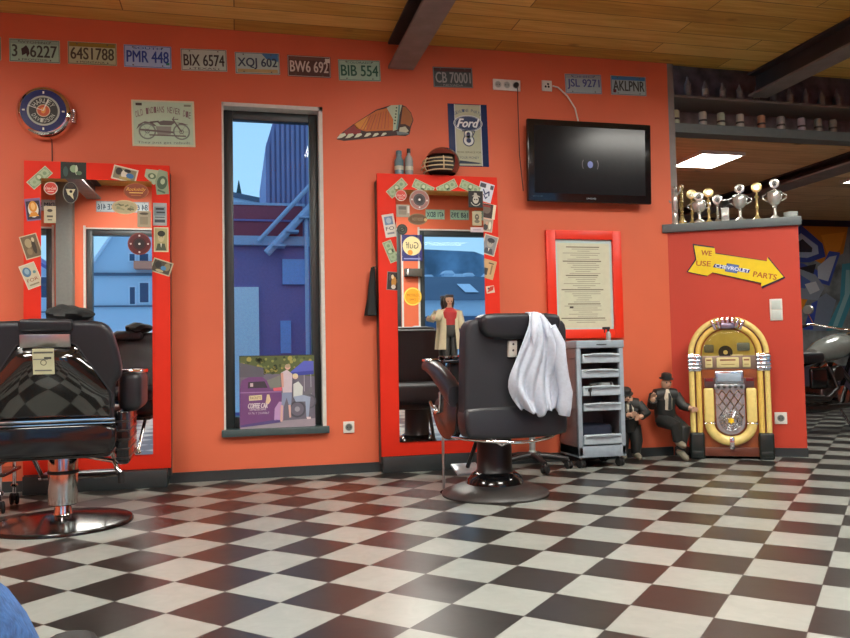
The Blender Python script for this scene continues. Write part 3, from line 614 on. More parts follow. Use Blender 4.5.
# ---- poster on the window sill
t = thing('photo_board', 'printed board of a violet hot rod and two people, standing on the window sill', 'picture', (.268, -.01, .338), (R(-3), 0, 0))
w, h = .51, .497; b = MB(); b.box(-w / 2, w / 2, 0, .012, 0, h, K('20242c')); b.build('board', t)
b = MB(); Z = lambda y: (570 - y) / 490 * h; X_ = lambda x: (x - 310) / 500 * w
Q = lambda pts: [(X_(x), Z(y)) for x, y in pts]
b.poly(Q([(60, 570), (560, 570), (560, 85), (60, 85)]), 1, K('6c6a78', .35)); b.poly(Q([(60, 85), (560, 85), (560, 230), (380, 210), (60, 200)]), 2, K('55643a', .35)); random.seed(3)
for i in range(60): x, y = random.uniform(70, 550), random.uniform(92, 200); b.disc(X_(x), Z(y), random.uniform(.006, .018), 3, K(random.choice(['6f7c48', '41502c', '8a9450', '2f3a24', 'a09a50'])), n=7)
b.poly(Q([(60, 125), (220, 165), (220, 225), (60, 225)]), 4, K('5c5c66')); b.poly(Q([(60, 570), (560, 570), (560, 515), (60, 535)]), 2, K('9a909a')); b.build('print_background', t)
b = MB(); b.poly(Q([(60, 320), (75, 245), (120, 225), (210, 225), (240, 250), (262, 310), (330, 318), (345, 380), (300, 420), (285, 520), (62, 545)]), 5, K('6f4a7c', .3)); b.poly(Q([(62, 545), (300, 515), (330, 520), (330, 535), (62, 560)]), 6, K('574a80')); b.poly(Q([(285, 520), (290, 440), (320, 395), (350, 400), (345, 520)]), 6, K('b892c0')); b.poly(Q([(115, 300), (118, 258), (225, 255), (245, 300)]), 6, K('3c3440')); b.rect(X_(140), Z(278), .02, .024, 7, K('c0b0b0')); b.poly(Q([(64, 325), (335, 325), (335, 332), (64, 332)]), 6, K('9a78a8')); b.poly(Q([(240, 250), (330, 215), (335, 300), (262, 300)]), 4, K('7c8078')); b.poly(Q([(280, 302), (340, 298), (340, 322), (285, 322)]), 7, K('d86070')); b.build('violet_car', t)
b = MB(); b.poly(Q([(122, 350), (207, 346), (207, 380), (122, 384)]), 7, K('d8c8a0')); b.text('RACKETS', X_(165), Z(365), .07, .018, 8, K('6a4a4c')); b.bold('COFFEE CAR', X_(180), Z(418), .13, .034, 7, K('d0c6cc'), shear=.15); b.text('ESPRESSOBAR', X_(180), Z(443), .11, .014, 7, K('d0c6cc')); b.text('0176 7 2169867', X_(185), Z(468), .14, .014, 7, K('c0b4c4')); b.poly(Q([(230, 400), (240, 345), (255, 345), (265, 385), (250, 410)]), 8, K('d8c0a0')); b.build('car_lettering', t)
b = MB(); b.poly(Q([(395, 200), (490, 122), (555, 125), (555, 215), (440, 222)]), 4, K('5560c0')); b.poly(Q([(395, 200), (555, 190), (555, 215), (440, 222)]), 5, K('3c46a0')); b.line(Q([(490, 215), (490, 330)]), .004, 4, K('b0b0b8')); b.line(Q([(535, 215), (535, 360)]), .004, 4, K('b0b0b8')); b.build('blue_tent', t)
def fig(name, pts, head, skinm):
    b = MB(); [b.poly(Q(p), 9 + i, K(c)) for i, (p, c) in enumerate(pts)]; b.disc(X_(head[0]), Z(head[1]), .019, 12, K(skinm)); b.disc(X_(head[0]), Z(head[1] - 7), .018, 13, K(head[2]), rz=.013); b.build(name, t)
fig('standing_man', [([(335, 200), (375, 180), (410, 210), (405, 340), (345, 340)], 'c8bcc4'), ([(340, 335), (405, 335), (400, 420), (385, 425), (370, 370), (352, 425), (335, 420)], '8894b0'), ([(332, 205), (350, 200), (352, 300), (338, 300)], 'd0a090'), ([(330, 420), (345, 420), (340, 530), (325, 530)], 'd8b0a4'), ([(380, 420), (396, 420), (398, 505), (386, 505)], 'd8b0a4')], (380, 162, 'b0a080'), 'd8b0a0')
fig('seated_woman', [([(415, 280), (450, 262), (480, 300), (475, 370), (415, 370)], 'ccd4d0'), ([(415, 365), (480, 355), (530, 370), (515, 510), (500, 510), (495, 400), (430, 400)], '9aa8c0'), ([(500, 505), (530, 505), (530, 520), (505, 520)], 'e0d0d0')], (430, 228, 'e0d4a8'), 'e0c0b0')
b = MB(); b.ring(X_(440), Z(450), .045, .058, 8, K('50525c')); b.ring(X_(440), Z(450), .0, .018, 8, K('9a9aa4')); b.ring(X_(520), Z(400), .04, .05, 7, K('5a5c66')); b.poly(Q([(440, 380), (540, 300), (550, 330), (470, 420)]), 7, K('6f7078')); b.build('motorbike', t)
# ================================================================ MIRROR STATIONS
GT = .013; GB = .21
def station(name, x0, x1, gx0, gx1, label, plinth_d):
    t = thing(name, label, 'mirror', (0, 0, 0))
    b = MB(); b.box(x0 + .0, x1 - .0, -.085, 0, .06, 2.06, 'anthracite'); b.build('back_box', t)
    b = MB(); b.box(x0, x1, -.11, -.085, .115, 2.103, 'frame_red', .004); b.build('frame_board', t)
    g = MB(); z0, z1 = GB, 1.985; f0 = -.118; f1 = f0 - (z1 - z0) * GT
    g.add([(gx0, f0, z0), (gx1, f0, z0), (gx1, f1, z1), (gx0, f1, z1), (gx0, -.111, z0), (gx1, -.111, z0), (gx1, -.111, z1), (gx0, -.111, z1)],
          [(0, 1, 2, 3), (4, 7, 6, 5), (0, 4, 5, 1), (1, 5, 6, 2), (2, 6, 7, 3), (3, 7, 4, 0)], 'mirror', False); g.build('mirror_glass', t)
    b = MB(); b.box(x0 + .01, x1 - .02, -plinth_d, 0, 0, .112, 'anthracite', .004); b.build('plinth', t)
    return t
station('wall_mirror', -1.307, -.424, -1.199, -.534, 'tall mirror in a bright red frame behind the left barber chair', .165)
station('wall_mirror', .968, 1.860, 1.095, 1.738, 'tall mirror in a bright red frame behind the right barber chair', .11)
def gy(z): return -.1187 - (z - GB) * GT
def on_frame(x, z): return (x, -.1128, z), 0
def stick(kind, label, cat, x, z, w, h, a, art, glass=False, base='f0ead0', group=None, y=None, th=.0012):
    o = sheet(kind, label, cat, w, h, art, (x, (gy(z) - th) if glass else (-.1102 - th if y is None else y), z), a, 0, base, th, group)
    if glass: o.rotation_euler.x = GT
    return o
G1, G2 = K('b4c4a0'), K('5f7a58')
def bill_art(b, w, h):
    b.rect(0, 0, w * .93, h * .84, 1, K('7d9470')); b.rect(0, 0, w * .88, h * .74, 2, K('a8bc96')); b.disc(0, 0, h * .34, 3, K('86a078'), rz=h * .40); b.disc(0, h * .06, h * .17, 4, K('c0cfae'), rz=h * .22)
    b.poly([(-h * .22, -h * .3), (h * .22, -h * .3), (h * .1, -h * .1), (-h * .1, -h * .1)], 4, K('3f5540'))
    b.disc(-w * .27, 0, h * .16, 3, K('93aa82')); b.disc(w * .27, 0, h * .18, 3, K('7f9c78'))
    for sx in (-1, 1):
        for sz in (-1, 1): b.text('1', sx * w * .41, sz * h * .28, h * .06, h * .18, 4, K('6f8a66'))
def bill(label, x, z, a, **k): return stick('banknote', label, 'banknote', x, z, .156, .066, a, bill_art, base='bccaa6', group='banknotes tucked round the mirrors', **k)
def face_art(bg, skin_, hair, coat, border=.9, tone=None):
    def art(b, w, h):
        b.rect(0, 0, w * border, h * (1 - (1 - border) * w / h), 1, K(bg)); b.poly([(-w * .36, -h * .44), (w * .36, -h * .44), (w * .24, -h * .16), (-w * .24, -h * .16)], 2, K(coat))
        b.disc(0, h * .10, w * .22, 3, K(skin_), rz=h * .20); b.disc(w * .02, h * .24, w * .26, 4, K(hair), rz=h * .12); b.rect(-w * .08, h * .10, w * .08, h * .02, 5, K(hair)); b.rect(w * .09, h * .10, w * .08, h * .02, 5, K(hair))
        b.poly([(-w * .05, -h * .16), (w * .05, -h * .16), (0, -h * .34)], 3, K(border and 'e6e0d0'))
    return art
def scene_art(bg, blobs, border=.88):
    def art(b, w, h):
        b.rect(0, 0, w * border, h - (1 - border) * w, 1, K(bg))
        for i, (c, x, z, r, q) in enumerate(blobs): b.disc(x * w, z * h, r * w, 2 + i, K(c), rz=q * h, n=12)
    return art
# left mirror: frame
bill('dollar note pinned aslant at the upper left corner of the left mirror', -1.214, 1.994, 45)
stick('photograph', 'dark green photograph pinned at the top of the left mirror frame', 'photograph', -1.014, 2.045, .153, .114, 0, scene_art('18241c', [('8fae84', .02, .12, .16, .22), ('c4d0b4', .12, .05, .05, .28), ('33504a', -.3, -.05, .1, .3), ('5a7a5c', .22, -.12, .12, .12)], .98), base='18241c')
stick('portrait_card', 'violet bordered card with a golden haired face on the left mirror frame', 'card', -1.25, 1.789, .092, .143, 7, lambda b, w, h: (b.rect(0, -.004, w * .86, h * .82, 1, K('2c2438')), b.disc(0, .0, w * .33, 2, K('dfe0d0'), rz=h * .36), b.disc(0, .018, w * .26, 3, K('d8902c'), rz=h * .25), b.disc(.0, .020, w * .14, 4, K('ecc070'), rz=h * .16), b.poly([(-.03, -.045), (.03, -.045), (.015, -.018), (-.015, -.018)], 4, K('d8902c'))), base='7a6490')
stick('photograph', 'sepia photograph pinned tilted on the left edge of the left mirror', 'photograph', -1.262, 1.553, .104, .152, 17, scene_art('6f6044', [('a89a74', -.1, .15, .2, .2), ('3c3224', .16, -.05, .12, .3), ('8a7a58', -.15, -.2, .15, .15), ('c8bc98', .2, .25, .08, .1)]), base='cfc4a0')
def for_art(b, w, h):
    b.rect(0, 0, w * .9, h * .93, 1, K('c6c2a4')); b.disc(-w * .16, h * .18, w * .26, 2, K('4f7a98'), rz=h * .2); b.disc(-w * .14, h * .2, w * .14, 3, K('8ab0c0'), rz=h * .12); b.disc(w * .28, h * .1, w * .1, 2, K('5f8a90')); b.text('FOR', 0, -h * .17, w * .7, h * .14, 3, K('8a3a24')); b.rect(0, -h * .36, w * .6, h * .06, 2, K('8c8468'))
stick('picture_card', 'cream card with a blue face and the word FOR, low on the left mirror frame', 'card', -1.262, 1.367, .096, .158, 22, for_art, base='ddd8c0')
stick('photograph', 'cream bordered photograph with a blue car at the top right of the left mirror', 'photograph', -.703, 2.034, .154, .093, -13, scene_art('8a8468', [('3a3630', -.25, .12, .14, .26), ('d8d4c4', -.02, .0, .13, .3), ('3f7ab0', .22, -.04, .16, .18), ('2c2824', .08, .26, .14, .12), ('b0a060', .05, -.3, .25, .1)]), base='dcd6bc')
t = thing('banknote', 'two crumpled dollar notes folded at the top right corner of the left mirror', 'banknote', (-.50, -.1135, 1.99), (0, R(10), 0), 'banknotes tucked round the mirrors')
b = MB(); b.prism([(-.085, .07), (.005, .078), (.03, .03), (-.02, -.025), (-.085, .02)], -.002, 0, K('a9b898')); b.disc(-.04, .03, .026, 4, K('5c7458'), rz=.02); b.disc(-.04, .03, .012, 5, K('b8c6a6')); b.build('upper_note', t)
b = MB(); b.X = Matrix.Translation((0, -.0024, 0)); b.prism([(-.005, .085), (.05, .078), (.085, -.065), (.01, -.085), (-.015, .0)], -.002, 0, K('8fa284')); b.X = Matrix.Translation((0, -.0046, 0)); b.disc(.03, .0, .032, 1, K('4c6450'), rz=.045); b.disc(.032, .008, .014, 2, K('b0c0a0'), rz=.02); b.rect(.035, -.058, .05, .012, 1, K('56705a'), -12); b.build('lower_note', t)
stick('text_card', 'grey card of dark print on the right edge of the left mirror', 'card', -.486, 1.776, .086, .150, 0, lambda b, w, h: (b.rect(0, .02, w * .8, .06, 1, K('7f9098')), b.rect(0, .035, w * .6, .012, 2, K('2c3438')), b.rect(.005, .012, w * .62, .010, 2, K('3a4448')), b.rect(0, -.045, w * .75, .02, 1, K('46525a')), b.rect(0, -.02, w * .7, .008, 1, K('5c6870'))), base='aab4b4')
stick('portrait_card', 'cream card with a dark haired portrait on the right edge of the left mirror', 'card', -.479, 1.608, .092, .163, 0, face_art('b0a878', 'c8bc90', '2c3024', '4c5844', .84), base='dcd6ae')
stick('photograph', 'tilted photograph with a blue shirt, lowest on the right of the left mirror', 'photograph', -.476, 1.427, .128, .092, -18, scene_art('4c4638', [('8c8464', .25, .1, .15, .3), ('2c2c28', -.2, .1, .16, .25), ('4a8ab8', .1, -.05, .14, .16), ('b8b088', -.05, -.3, .2, .1)]), base='c4bc9c')
# left mirror: on the glass
def round_sticker(label, x, z, r, art, base='d8d0c0', rz=None, glass=True, kind='sticker'):
    b = MB(); b.lathe([(0, 0), (r, 0), (r, .0012), (0, .0012)], K(base, .4), 32, ax='y', sy=(rz or r) / r)
    b.X = Matrix.Translation((0, -.0012, 0)); art(b, r); o = b.build(kind, loc=(x, gy(z) if glass else -.1105, z), rot=(GT if glass else 0, 0, 0)); return tag(o, label, 'sticker')
def cola_art(b, r): b.disc(0, 0, r * .9, 1, K('c8321e', .4)); b.rect(0, 0, r * 1.75, r * .42, 2, K('c8321e')); b.text('Coca-Cola', 0, .0, r * 1.5, r * .42, 3, K('ecdcd0'), shear=.3); b.rect(0, -r * .5, r * .9, r * .14, 2, K('e0b0a0'))
round_sticker('round red drink sticker with white script on the left mirror', -1.142, 1.922, .041, cola_art)
def cowl_art(b, r): b.disc(0, 0, r * .9, 1, K('1c1818'), rz=r * 1.42, n=32); b.poly([(-r * .62, r * .5), (r * .62, r * .5), (r * .3, -.2 * r), (r * .4, -r * .95), (-r * .1, -r * .4), (-r * .35, -r * .3)], 2, K('cfcaa4')); b.disc(r * .05, r * .15, r * .2, 3, K('1c1818')); b.disc(0, r * .95, r * .5, 3, K('3a2c24'), rz=r * .3)
round_sticker('black oval sticker with a cream head shape on the left mirror', -1.025, 1.897, .046, cowl_art, base='8a8878', rz=.068)
def oval_art(b, r): b.disc(0, 0, r * .93, 1, K('8a3c12', .4), rz=r * .63, n=36); b.text('Rockabilly', 0, r * .12, r * 1.5, r * .36, 2, K('f0b040'), shear=.4); b.rect(0, -r * .14, r * 1.1, r * .07, 2, K('f0c060')); b.rect(0, -r * .36, r * .8, r * .07, 2, K('b0682c'))
round_sticker('brown oval sticker with glowing orange script on the left mirror', -.63, 1.918, .077, oval_art, base='a8581c', rz=.053)
def cream_art(b, r): b.disc(0, 0, r * .9, 1, K('c0b890'), rz=r * .5, n=36); random.seed(5); [b.rect(random.uniform(-.6, .6) * r, random.uniform(-.25, .25) * r, r * .3, r * .12, 2, K(random.choice(['7f8460', '9aa07c', 'd8d2b0', '6a6a50'])), random.uniform(-40, 40)) for _ in range(12)]
round_sticker('cream oval sticker with a scribbled print on the left mirror', -.70, 1.812, .08, cream_art, base='d6c294', rz=.046)
def disc_art(b, r):
    b.disc(0, 0, r * .92, 1, K('5c1a1a', .3), n=36); b.ring(0, 0, r * .5, r * .56, 2, K('2a1414'), 30); b.disc(0, 0, r * .46, 2, K('2c2426')); b.disc(0, 0, r * .1, 3, K('e0e0d8'), n=12)
    for a in (0, 90, 180, 270): b.disc(r * .74 * math.cos(R(a)), r * .74 * math.sin(R(a)), r * .09, 3, K('d8ccc4'), n=8)
round_sticker('dark red wheel sticker stuck over the window reflection in the left mirror', -.611, 1.574, .072, disc_art, base='8a4038')
stick('text_card', 'small cream card with black figures on the left mirror glass', 'card', -1.147, 1.754, .07, .108, 0, lambda b, w, h: (b.disc(0, .025, .016, 1, K('4a463c'), rz=.010, n=12), b.rect(0, -.012, .035, .012, 1, K('5a564a')), b.rect(0, -.034, .026, .008, 1, K('6a6658'))), True, 'bdb898')
stick('text_card', 'beige card with a dark heading at the right of the left mirror glass', 'card', -.582, 1.736, .082, .107, 0, lambda b, w, h: (b.disc(0, .036, .028, 1, K('5c584a'), rz=.008, n=14), b.rect(0, -.01, .05, .05, 1, K('98937a'))), True, 'b0aa90')
# right mirror: banknotes
bill('dollar note tilted up at the upper left corner of the right mirror', 1.11, 2.0, 42)
bill('dollar note sloping down to the right, second along the top of the right mirror', 1.302, 2.012, -24, y=-.1122)
bill('dollar note sloping up to the right, third along the top of the right mirror', 1.478, 2.018, 27, y=-.1126)
bill('dollar note sloping down at the right end of the top of the right mirror', 1.652, 2.022, -22, y=-.1118)
bill('greenish note tilted steeply on the left edge of the right mirror', 1.056, 1.548, 112, y=-.1124)
# right mirror: frame cards
stick('picture_card', 'white card with a blue portrait and letters FO on the left of the right mirror', 'card', 1.052, 1.731, .085, .164, 10, lambda b, w, h: (b.rect(0, h * .22, w * .7, h * .36, 1, K('6f8cae')), b.disc(0, h * .22, w * .22, 2, K('a8bcc8'), rz=h * .13), b.text('FO', 0, -h * .12, w * .7, h * .15, 1, K('3a3a44')), b.rect(0, -h * .33, w * .6, h * .08, 1, K('8a8a90'))), base='d6d2c8')
stick('photograph', 'small dark photograph with a yellow figure on the left edge of the right mirror', 'photograph', 1.066, 1.34, .08, .130, -4, scene_art('2c2420', [('c08a34', .12, -.05, .22, .3), ('e0d0a0', -.02, .22, .12, .12), ('484048', -.25, .2, .12, .2), ('d8d0c0', .1, -.32, .2, .12)]), base='8a7a78')
stick('photograph', 'white photograph with blue writing at the upper right corner of the right mirror', 'photograph', 1.768, 1.99, .112, .14, -15, lambda b, w, h: (b.rect(0, h * .32, w * .92, h * .22, 1, K('4a4c54')), b.rect(.01, h * .30, w * .3, h * .26, 2, K('dfe4ea')), b.line([(-.02, .015), (.0, -.015), (.025, .01), (.03, -.02)], .010, 2, K('34406c')), b.line([(-.01, -.02), (.01, -.045), (.02, -.03)], .008, 2, K('34406c'))), base='d6dce8')
stick('photograph', 'dark photograph with one white border on the right side of the right mirror', 'photograph', 1.788, 1.851, .105, .108, -9, lambda b, w, h: (b.rect(-.01, 0, w * .78, h * .96, 1, K('3a2824')), b.disc(-.015, .01, .03, 2, K('6a5c50')), b.rect(-.02, .035, .06, .015, 3, K('8c2a20'))), base='e6dcc0')
stick('photograph', 'small faded photograph of a figure on the right side of the right mirror', 'photograph', 1.772, 1.748, .09, .096, -8, scene_art('a89c88', [('3c3a3c', -.1, -.15, .2, .25), ('c8a088', -.02, .16, .12, .14), ('e0d8c4', .25, .0, .12, .3)]), base='d2c0a8')
stick('portrait_card', 'grey portrait card with a cream rim, half way down the right of the right mirror', 'card', 1.79, 1.603, .108, .147, -16, face_art('8a8c90', 'a8a49c', '34363c', '4c5058', .86), base='d2c8ae')
stick('picture_card', 'tan card with black letters on the right of the right mirror', 'card', 1.778, 1.427, .098, .138, -15, lambda b, w, h: (b.rect(-.02, -.02, .03, .05, 1, K('4c4038')), b.rect(.02, .0, .012, .07, 1, K('8a7454')), b.rect(.01, .045, .04, .010, 1, K('6a5840'))), base='caa878')
stick('torn_label', 'torn red and white scrap of paper low on the right mirror frame', 'label', 1.787, 1.28, .062, .052, 8, lambda b, w, h: (b.poly([(-.028, -.02), (.0, .02), (.03, .022), (.02, -.008)], 1, K('c43a24')), b.disc(-.012, .008, .008, 2, K('4c4440'), n=8)), base='d8c8b4')
# right mirror: on the glass
round_sticker('round red drink sticker with white script at the left of the right mirror', 1.132, 1.943, .040, cola_art)
round_sticker('large grey rimmed wheel sticker near the top left of the right mirror', 1.265, 1.915, .072, lambda b, r: (b.ring(0, 0, r * .62, r * .92, 1, K('a07068'), 36), b.disc(0, 0, r * .6, 1, K('4c4648'), n=32), b.disc(0, 0, r * .4, 2, K('363436'), n=28), b.disc(0, 0, r * .12, 3, K('d8d8d4'), n=12), *[b.disc(r * .76 * math.cos(R(a)), r * .76 * math.sin(R(a)), r * .09, 3, K('dcd4d0'), n=8) for a in (-5, 180, 270)]), base='b0a49c')
stick('text_card', 'grey beige card under the round sticker on the right mirror', 'card', 1.145, 1.833, .098, .088, 0, lambda b, w, h: (b.rect(-.005, .02, .055, .025, 1, K('6a645a')), b.rect(-.005, -.012, .055, .03, 1, K('8c8474')), b.rect(.038, .01, .014, .05, 1, K('d8d4c8'))), True, 'a49c8c')
round_sticker('brown oval sticker on the left of the right mirror', 1.25, 1.776, .07, lambda b, r: (b.disc(0, 0, r * .9, 1, K('6a5034'), rz=r * .5, n=30), b.text('HOT RODS', 0, 0, r * 1.1, r * .3, 2, K('a08c6c')), b.disc(r * .8, -r * .05, r * .16, 3, K('c8a870'))), base='8a6c48', rz=.04)
round_sticker('small dark green round sticker on the left edge of the right mirror', 1.137, 1.701, .038, lambda b, r: (b.ring(0, 0, r * .5, r * .8, 1, K('3c4438'), 24), b.disc(0, 0, r * .32, 1, K('5a6450')), b.rect(0, 0, r * 1.2, r * .2, 2, K('20241e'), 30)), base='1c201a')
stick('skull_sticker', 'black square sticker with a pale hatted skull on the right mirror', 'sticker', 1.682, 1.93, .108, .12, 0, lambda b, w, h: (b.disc(0, -.004, .022, 1, K('b8b4a8'), rz=.028), b.poly([(-.03, .022), (.035, .014), (.03, .022), (.012, .030), (.006, .046), (-.012, .046), (-.014, .030)], 2, K('a8a498')), b.disc(-.008, -.002, .006, 2, K('1c1a1a'), n=8), b.disc(.009, -.002, .006, 2, K('1c1a1a'), n=8), b.ring(0, -.01, .034, .040, 2, K('b0aca0'), 20, a0=200, a1=330)), True, '1c1a1c')
stick('text_card', 'beige card with a dark figure at the right of the right mirror glass', 'card', 1.689, 1.791, .07, .104, 0, lambda b, w, h: (b.disc(0, .01, .016, 1, K('5c5648'), rz=.022), b.disc(0, -.022, .020, 1, K('6a6454'), rz=.012), b.disc(0, .012, .006, 2, K('b4ac90'), n=8)), True, 'ada585')
stick('label', 'small pale pink label below the beige card on the right mirror', 'label', 1.687, 1.709, .096, .036, 0, lambda b, w, h: b.rect(0, 0, .06, .008, 1, K('a89aa4')), True, 'c9b8bc')
# signs on the window wall that the mirror shows
def far_sign(name, label, x, z, art): 
    t = thing(name, label, 'sign', (x, FY + .002, z), (0, 0, math.pi)); art(t)
def gulf(t):
    b = MB(); b.box(-.16, .16, -.004, 0, -.2, .2, K('2a2c6a', .4)); b.build('sign_plate', t); b = MB(); b.X = Matrix.Translation((0, -.004, 0)); b.disc(0, .03, .145, 1, K('e8d8a0'), n=36); b.disc(.03, -.07, .04, 2, K('e09030')); b.text('Gulf', 0, .04, .2, .10, 3, K('2a2a3a')); b.rect(0, -.165, .26, .018, 1, K('8a90c0')); b.build('round_emblem', t)
far_sign('fuel_sign', 'blue square fuel sign with a cream disc, seen back to front in the right mirror', 2.60, 2.28, gulf)
def club(t):
    b = MB(); b.lathe([(0, 0), (.14, 0), (.14, .004), (0, .004)], K('e8a020'), 36, ax='y'); b.X = Matrix.Translation((0, -.0045, 0)); b.ring(0, 0, .118, .136, 1, K('f0d060'), 36); b.text('CUSTOM', 0, .02, .17, .04, 1, K('8a4a10')); b.text('CARS', 0, -.045, .10, .03, 1, K('8a4a10')); b.build('sign_plate', t)
far_sign('round_sign', 'round yellow sign under the fuel sign, reflected in the right mirror', 2.60, 1.54, club)
t = thing('wall_box', 'dark metal box between the two signs reflected in the right mirror', 'box', (2.60, FY, 1.90), (0, 0, math.pi)); b = MB(); b.box(-.13, .13, -.1, 0, -.06, .06, K('4a4640'), .006); b.build('box_body', t); b = MB(); b.box(.08, .105, -.104, -.09, -.05, .05, 'chrome'); b.build('handle', t)

# ---------------------------------------------------------------- on top of the right mirror
def bottle(label, x, y, z, prof, gm, capm, group, cap):
    t = thing('glass_bottle', label, 'bottle', (x, y, z), group=group); b = MB(); b.lathe(prof, gm, 20); b.build('bottle_body', t); b = MB(); b.lathe(cap, capm, 16); b.build('bottle_cap', t)
    b = MB(); b.lathe([(prof[1][0] + .0006, .035), (prof[1][0] + .0006, .085)], K('b8b8a4'), 20); b.build('bottle_label', t)
bottle('squat blue glass bottle on top of the right mirror', 1.14, -.055, 2.105, [(0, .002), (.033, .002), (.034, .105), (.022, .125), (.020, .14), (.020, .148)], 'blue_glass', M('cap_teal', (.06, .16, .2), .3), 'bottles on the mirror', [(0, .148), (.022, .148), (.022, .172), (.016, .178), (0, .178)])
bottle('clear glass bottle with a thin neck on top of the right mirror', 1.213, -.055, 2.105, [(0, .002), (.030, .002), (.031, .105), (.026, .13), (.012, .150), (.012, .165)], 'clear_glass', 'black_plastic', 'bottles on the mirror', [(0, .163), (.014, .163), (.014, .195), (0, .197)])
t = thing('football_helmet', 'maroon football helmet with a pale face cage on top of the right mirror', 'helmet', (1.455, -.085, 2.105), (0, 0, R(-38)))
M('helmet_maroon', (.16, .035, .025), .25, coat=.3); M('cage_cream', (.62, .50, .30), .4); M('pad', (.05, .045, .04), .8)
b = MB(); n = 28; vs = []; fs = []; rows = 12
for i in range(rows + 1):
    ph = R(-42 + i * 132 / rows)
    for k in range(n + 1):
        a = R(-20 + 220 * k / n); vs.append((.125 * math.cos(ph) * math.cos(a), .135 * math.cos(ph) * math.sin(a), .092 + .115 * math.sin(ph)))
for i in range(rows):
    for k in range(n): fs.append((i * (n + 1) + k, i * (n + 1) + k + 1, (i + 1) * (n + 1) + k + 1, (i + 1) * (n + 1) + k))
b.add(vs, fs, 'helmet_maroon')
vs = []; fs = []; r2 = 5                                    # brow: front quarter closes only near the crown
for i in range(r2 + 1):
    ph = R(22 + i * 68 / r2)
    for k in range(15): a = R(200 + 140 * k / 14); vs.append((.125 * math.cos(ph) * math.cos(a), .135 * math.cos(ph) * math.sin(a), .092 + .115 * math.sin(ph)))
for i in range(r2):
    for k in range(14): fs.append((i * 15 + k, i * 15 + k + 1, (i + 1) * 15 + k + 1, (i + 1) * 15 + k))
b.add(vs, fs, 'helmet_maroon'); sh = b.build('helmet_shell', t)
b = MB(); b.lathe([(.10, .03), (.112, .08), (.09, .15), (0, .185)], 'pad', 20, c=(0, .01, 0)); b.build('padding', t)
b = MB()
for z, sc in ((.098, 1.06), (.070, 1.15), (.042, 1.15), (.016, 1.02)):
    b.tube([(.128 * sc * math.cos(R(a)), .15 * sc * math.sin(R(a)), z) for a in range(206, 336, 10)], .0048, 'cage_cream')
for a in (240, 300): b.tube([(.128 * q * math.cos(R(a)), .15 * q * math.sin(R(a)), z) for z, q in ((.112, .98), (.098, 1.06), (.070, 1.15), (.042, 1.15), (.016, 1.02))], .0048, 'cage_cream')
b.build('face_cage', t)
# ---- dark cape hanging on the side of the right mirror
t = thing('hair_cape', 'black folded cape hanging at the left side of the right mirror', 'cape', (.935, -.06, 1.10))
b = MB(); rows = [(.34, .012, .012), (.30, .018, .02), (.22, .024, .028), (.12, .030, .034), (.03, .040, .036), (0, .042, .034)]; n = 20; vs = []; fs = []
for z, rx, ry in rows:
    for k in range(n): a = 2 * math.pi * k / n; q = 1 + .16 * math.sin(5 * a + z * 9); vs.append((rx * q * math.cos(a) - (.33 - z) * .05, ry * q * math.sin(a), z))
for i in range(len(rows) - 1):
    for k in range(n): fs.append((i * n + k, i * n + (k + 1) % n, (i + 1) * n + (k + 1) % n, (i + 1) * n + k))
fs += [tuple(range(n)), tuple(range((len(rows) - 1) * n, len(rows) * n))]; b.add(vs, fs, M('cape_cloth', (.015, .018, .018), .8)); b.build('cape_cloth', t)
b = MB(); b.tube([(.033, 0, .325), (.02, 0, .345), (0, 0, .345), (-.004, 0, .33)], .005, 'chrome'); b.build('hook', t)

# ---- small black console with the standing figure in front of the right mirror
t = thing('console_shelf', 'small black console bracket at the foot of the coat figure', 'shelf', (1.47, -.14, .775)); b = MB(); b.box(-.07, .13, -.11, .01, -.02, 0, 'black_gloss', .004); b.build('shelf_board', t); b = MB(); b.box(-.01, .07, -.02, .012, -.16, -.02, 'dark_metal', .004); b.build('bracket', t)
M('coat_cream', (.60, .55, .36), .7); M('shirt_red', (.42, .03, .03), .6); M('skin', (.55, .33, .22), .55); M('hair_dark', (.035, .02, .016), .6); M('trousers_dark', (.05, .05, .045), .7)
t = thing('figurine', 'figurine of a dark haired youth in a long cream coat and red shirt', 'figurine', (1.455, -.185, .776), (0, 0, R(-6)))
b = skin('figure_body', [(0, 0, .225, .022), (0, 0, .27, .040), (0, 0, .335, .05), (0, 0, .362, .022), (0, -.002, .385, .020), (0, 0, .42, .034), (0, 0, .452, .03), (-.062, .0, .335, .024), (-.09, -.03, .285, .018), (-.128, -.055, .30, .014), (.062, 0, .335, .024), (.078, -.01, .27, .018), (.08, -.02, .21, .014), (-.024, .006, .15, .020), (-.026, 0, .08, .022), (-.028, 0, .02, .018), (-.03, -.03, .012, .014), (.024, .006, .15, .020), (.028, .01, .08, .022), (.03, .01, .02, .018), (.036, -.02, .012, .014)],
    [(0, 1), (1, 2), (2, 3), (3, 4), (4, 5), (5, 6), (2, 7), (7, 8), (8, 9), (2, 10), (10, 11), (11, 12), (0, 13), (13, 14), (14, 15), (15, 16), (0, 17), (17, 18), (18, 19), (19, 20)], 'skin', t)
b = MB()                                                     # long open coat: wraps from the shoulders to the knees
rows = [(.355, .034, .028), (.335, .075, .04), (.28, .068, .052), (.22, .066, .056), (.15, .074, .062), (.075, .082, .066)]; n = 22; vs = []; fs = []
for z, rx, ry in rows:
    for k in range(n + 1): a = R(-62 + 304 * k / n); vs.append((rx * math.cos(a), ry * math.sin(a), z))
for i in range(len(rows) - 1):
    for k in range(n): fs.append((i * (n + 1) + k, i * (n + 1) + k + 1, (i + 1) * (n + 1) + k + 1, (i + 1) * (n + 1) + k))
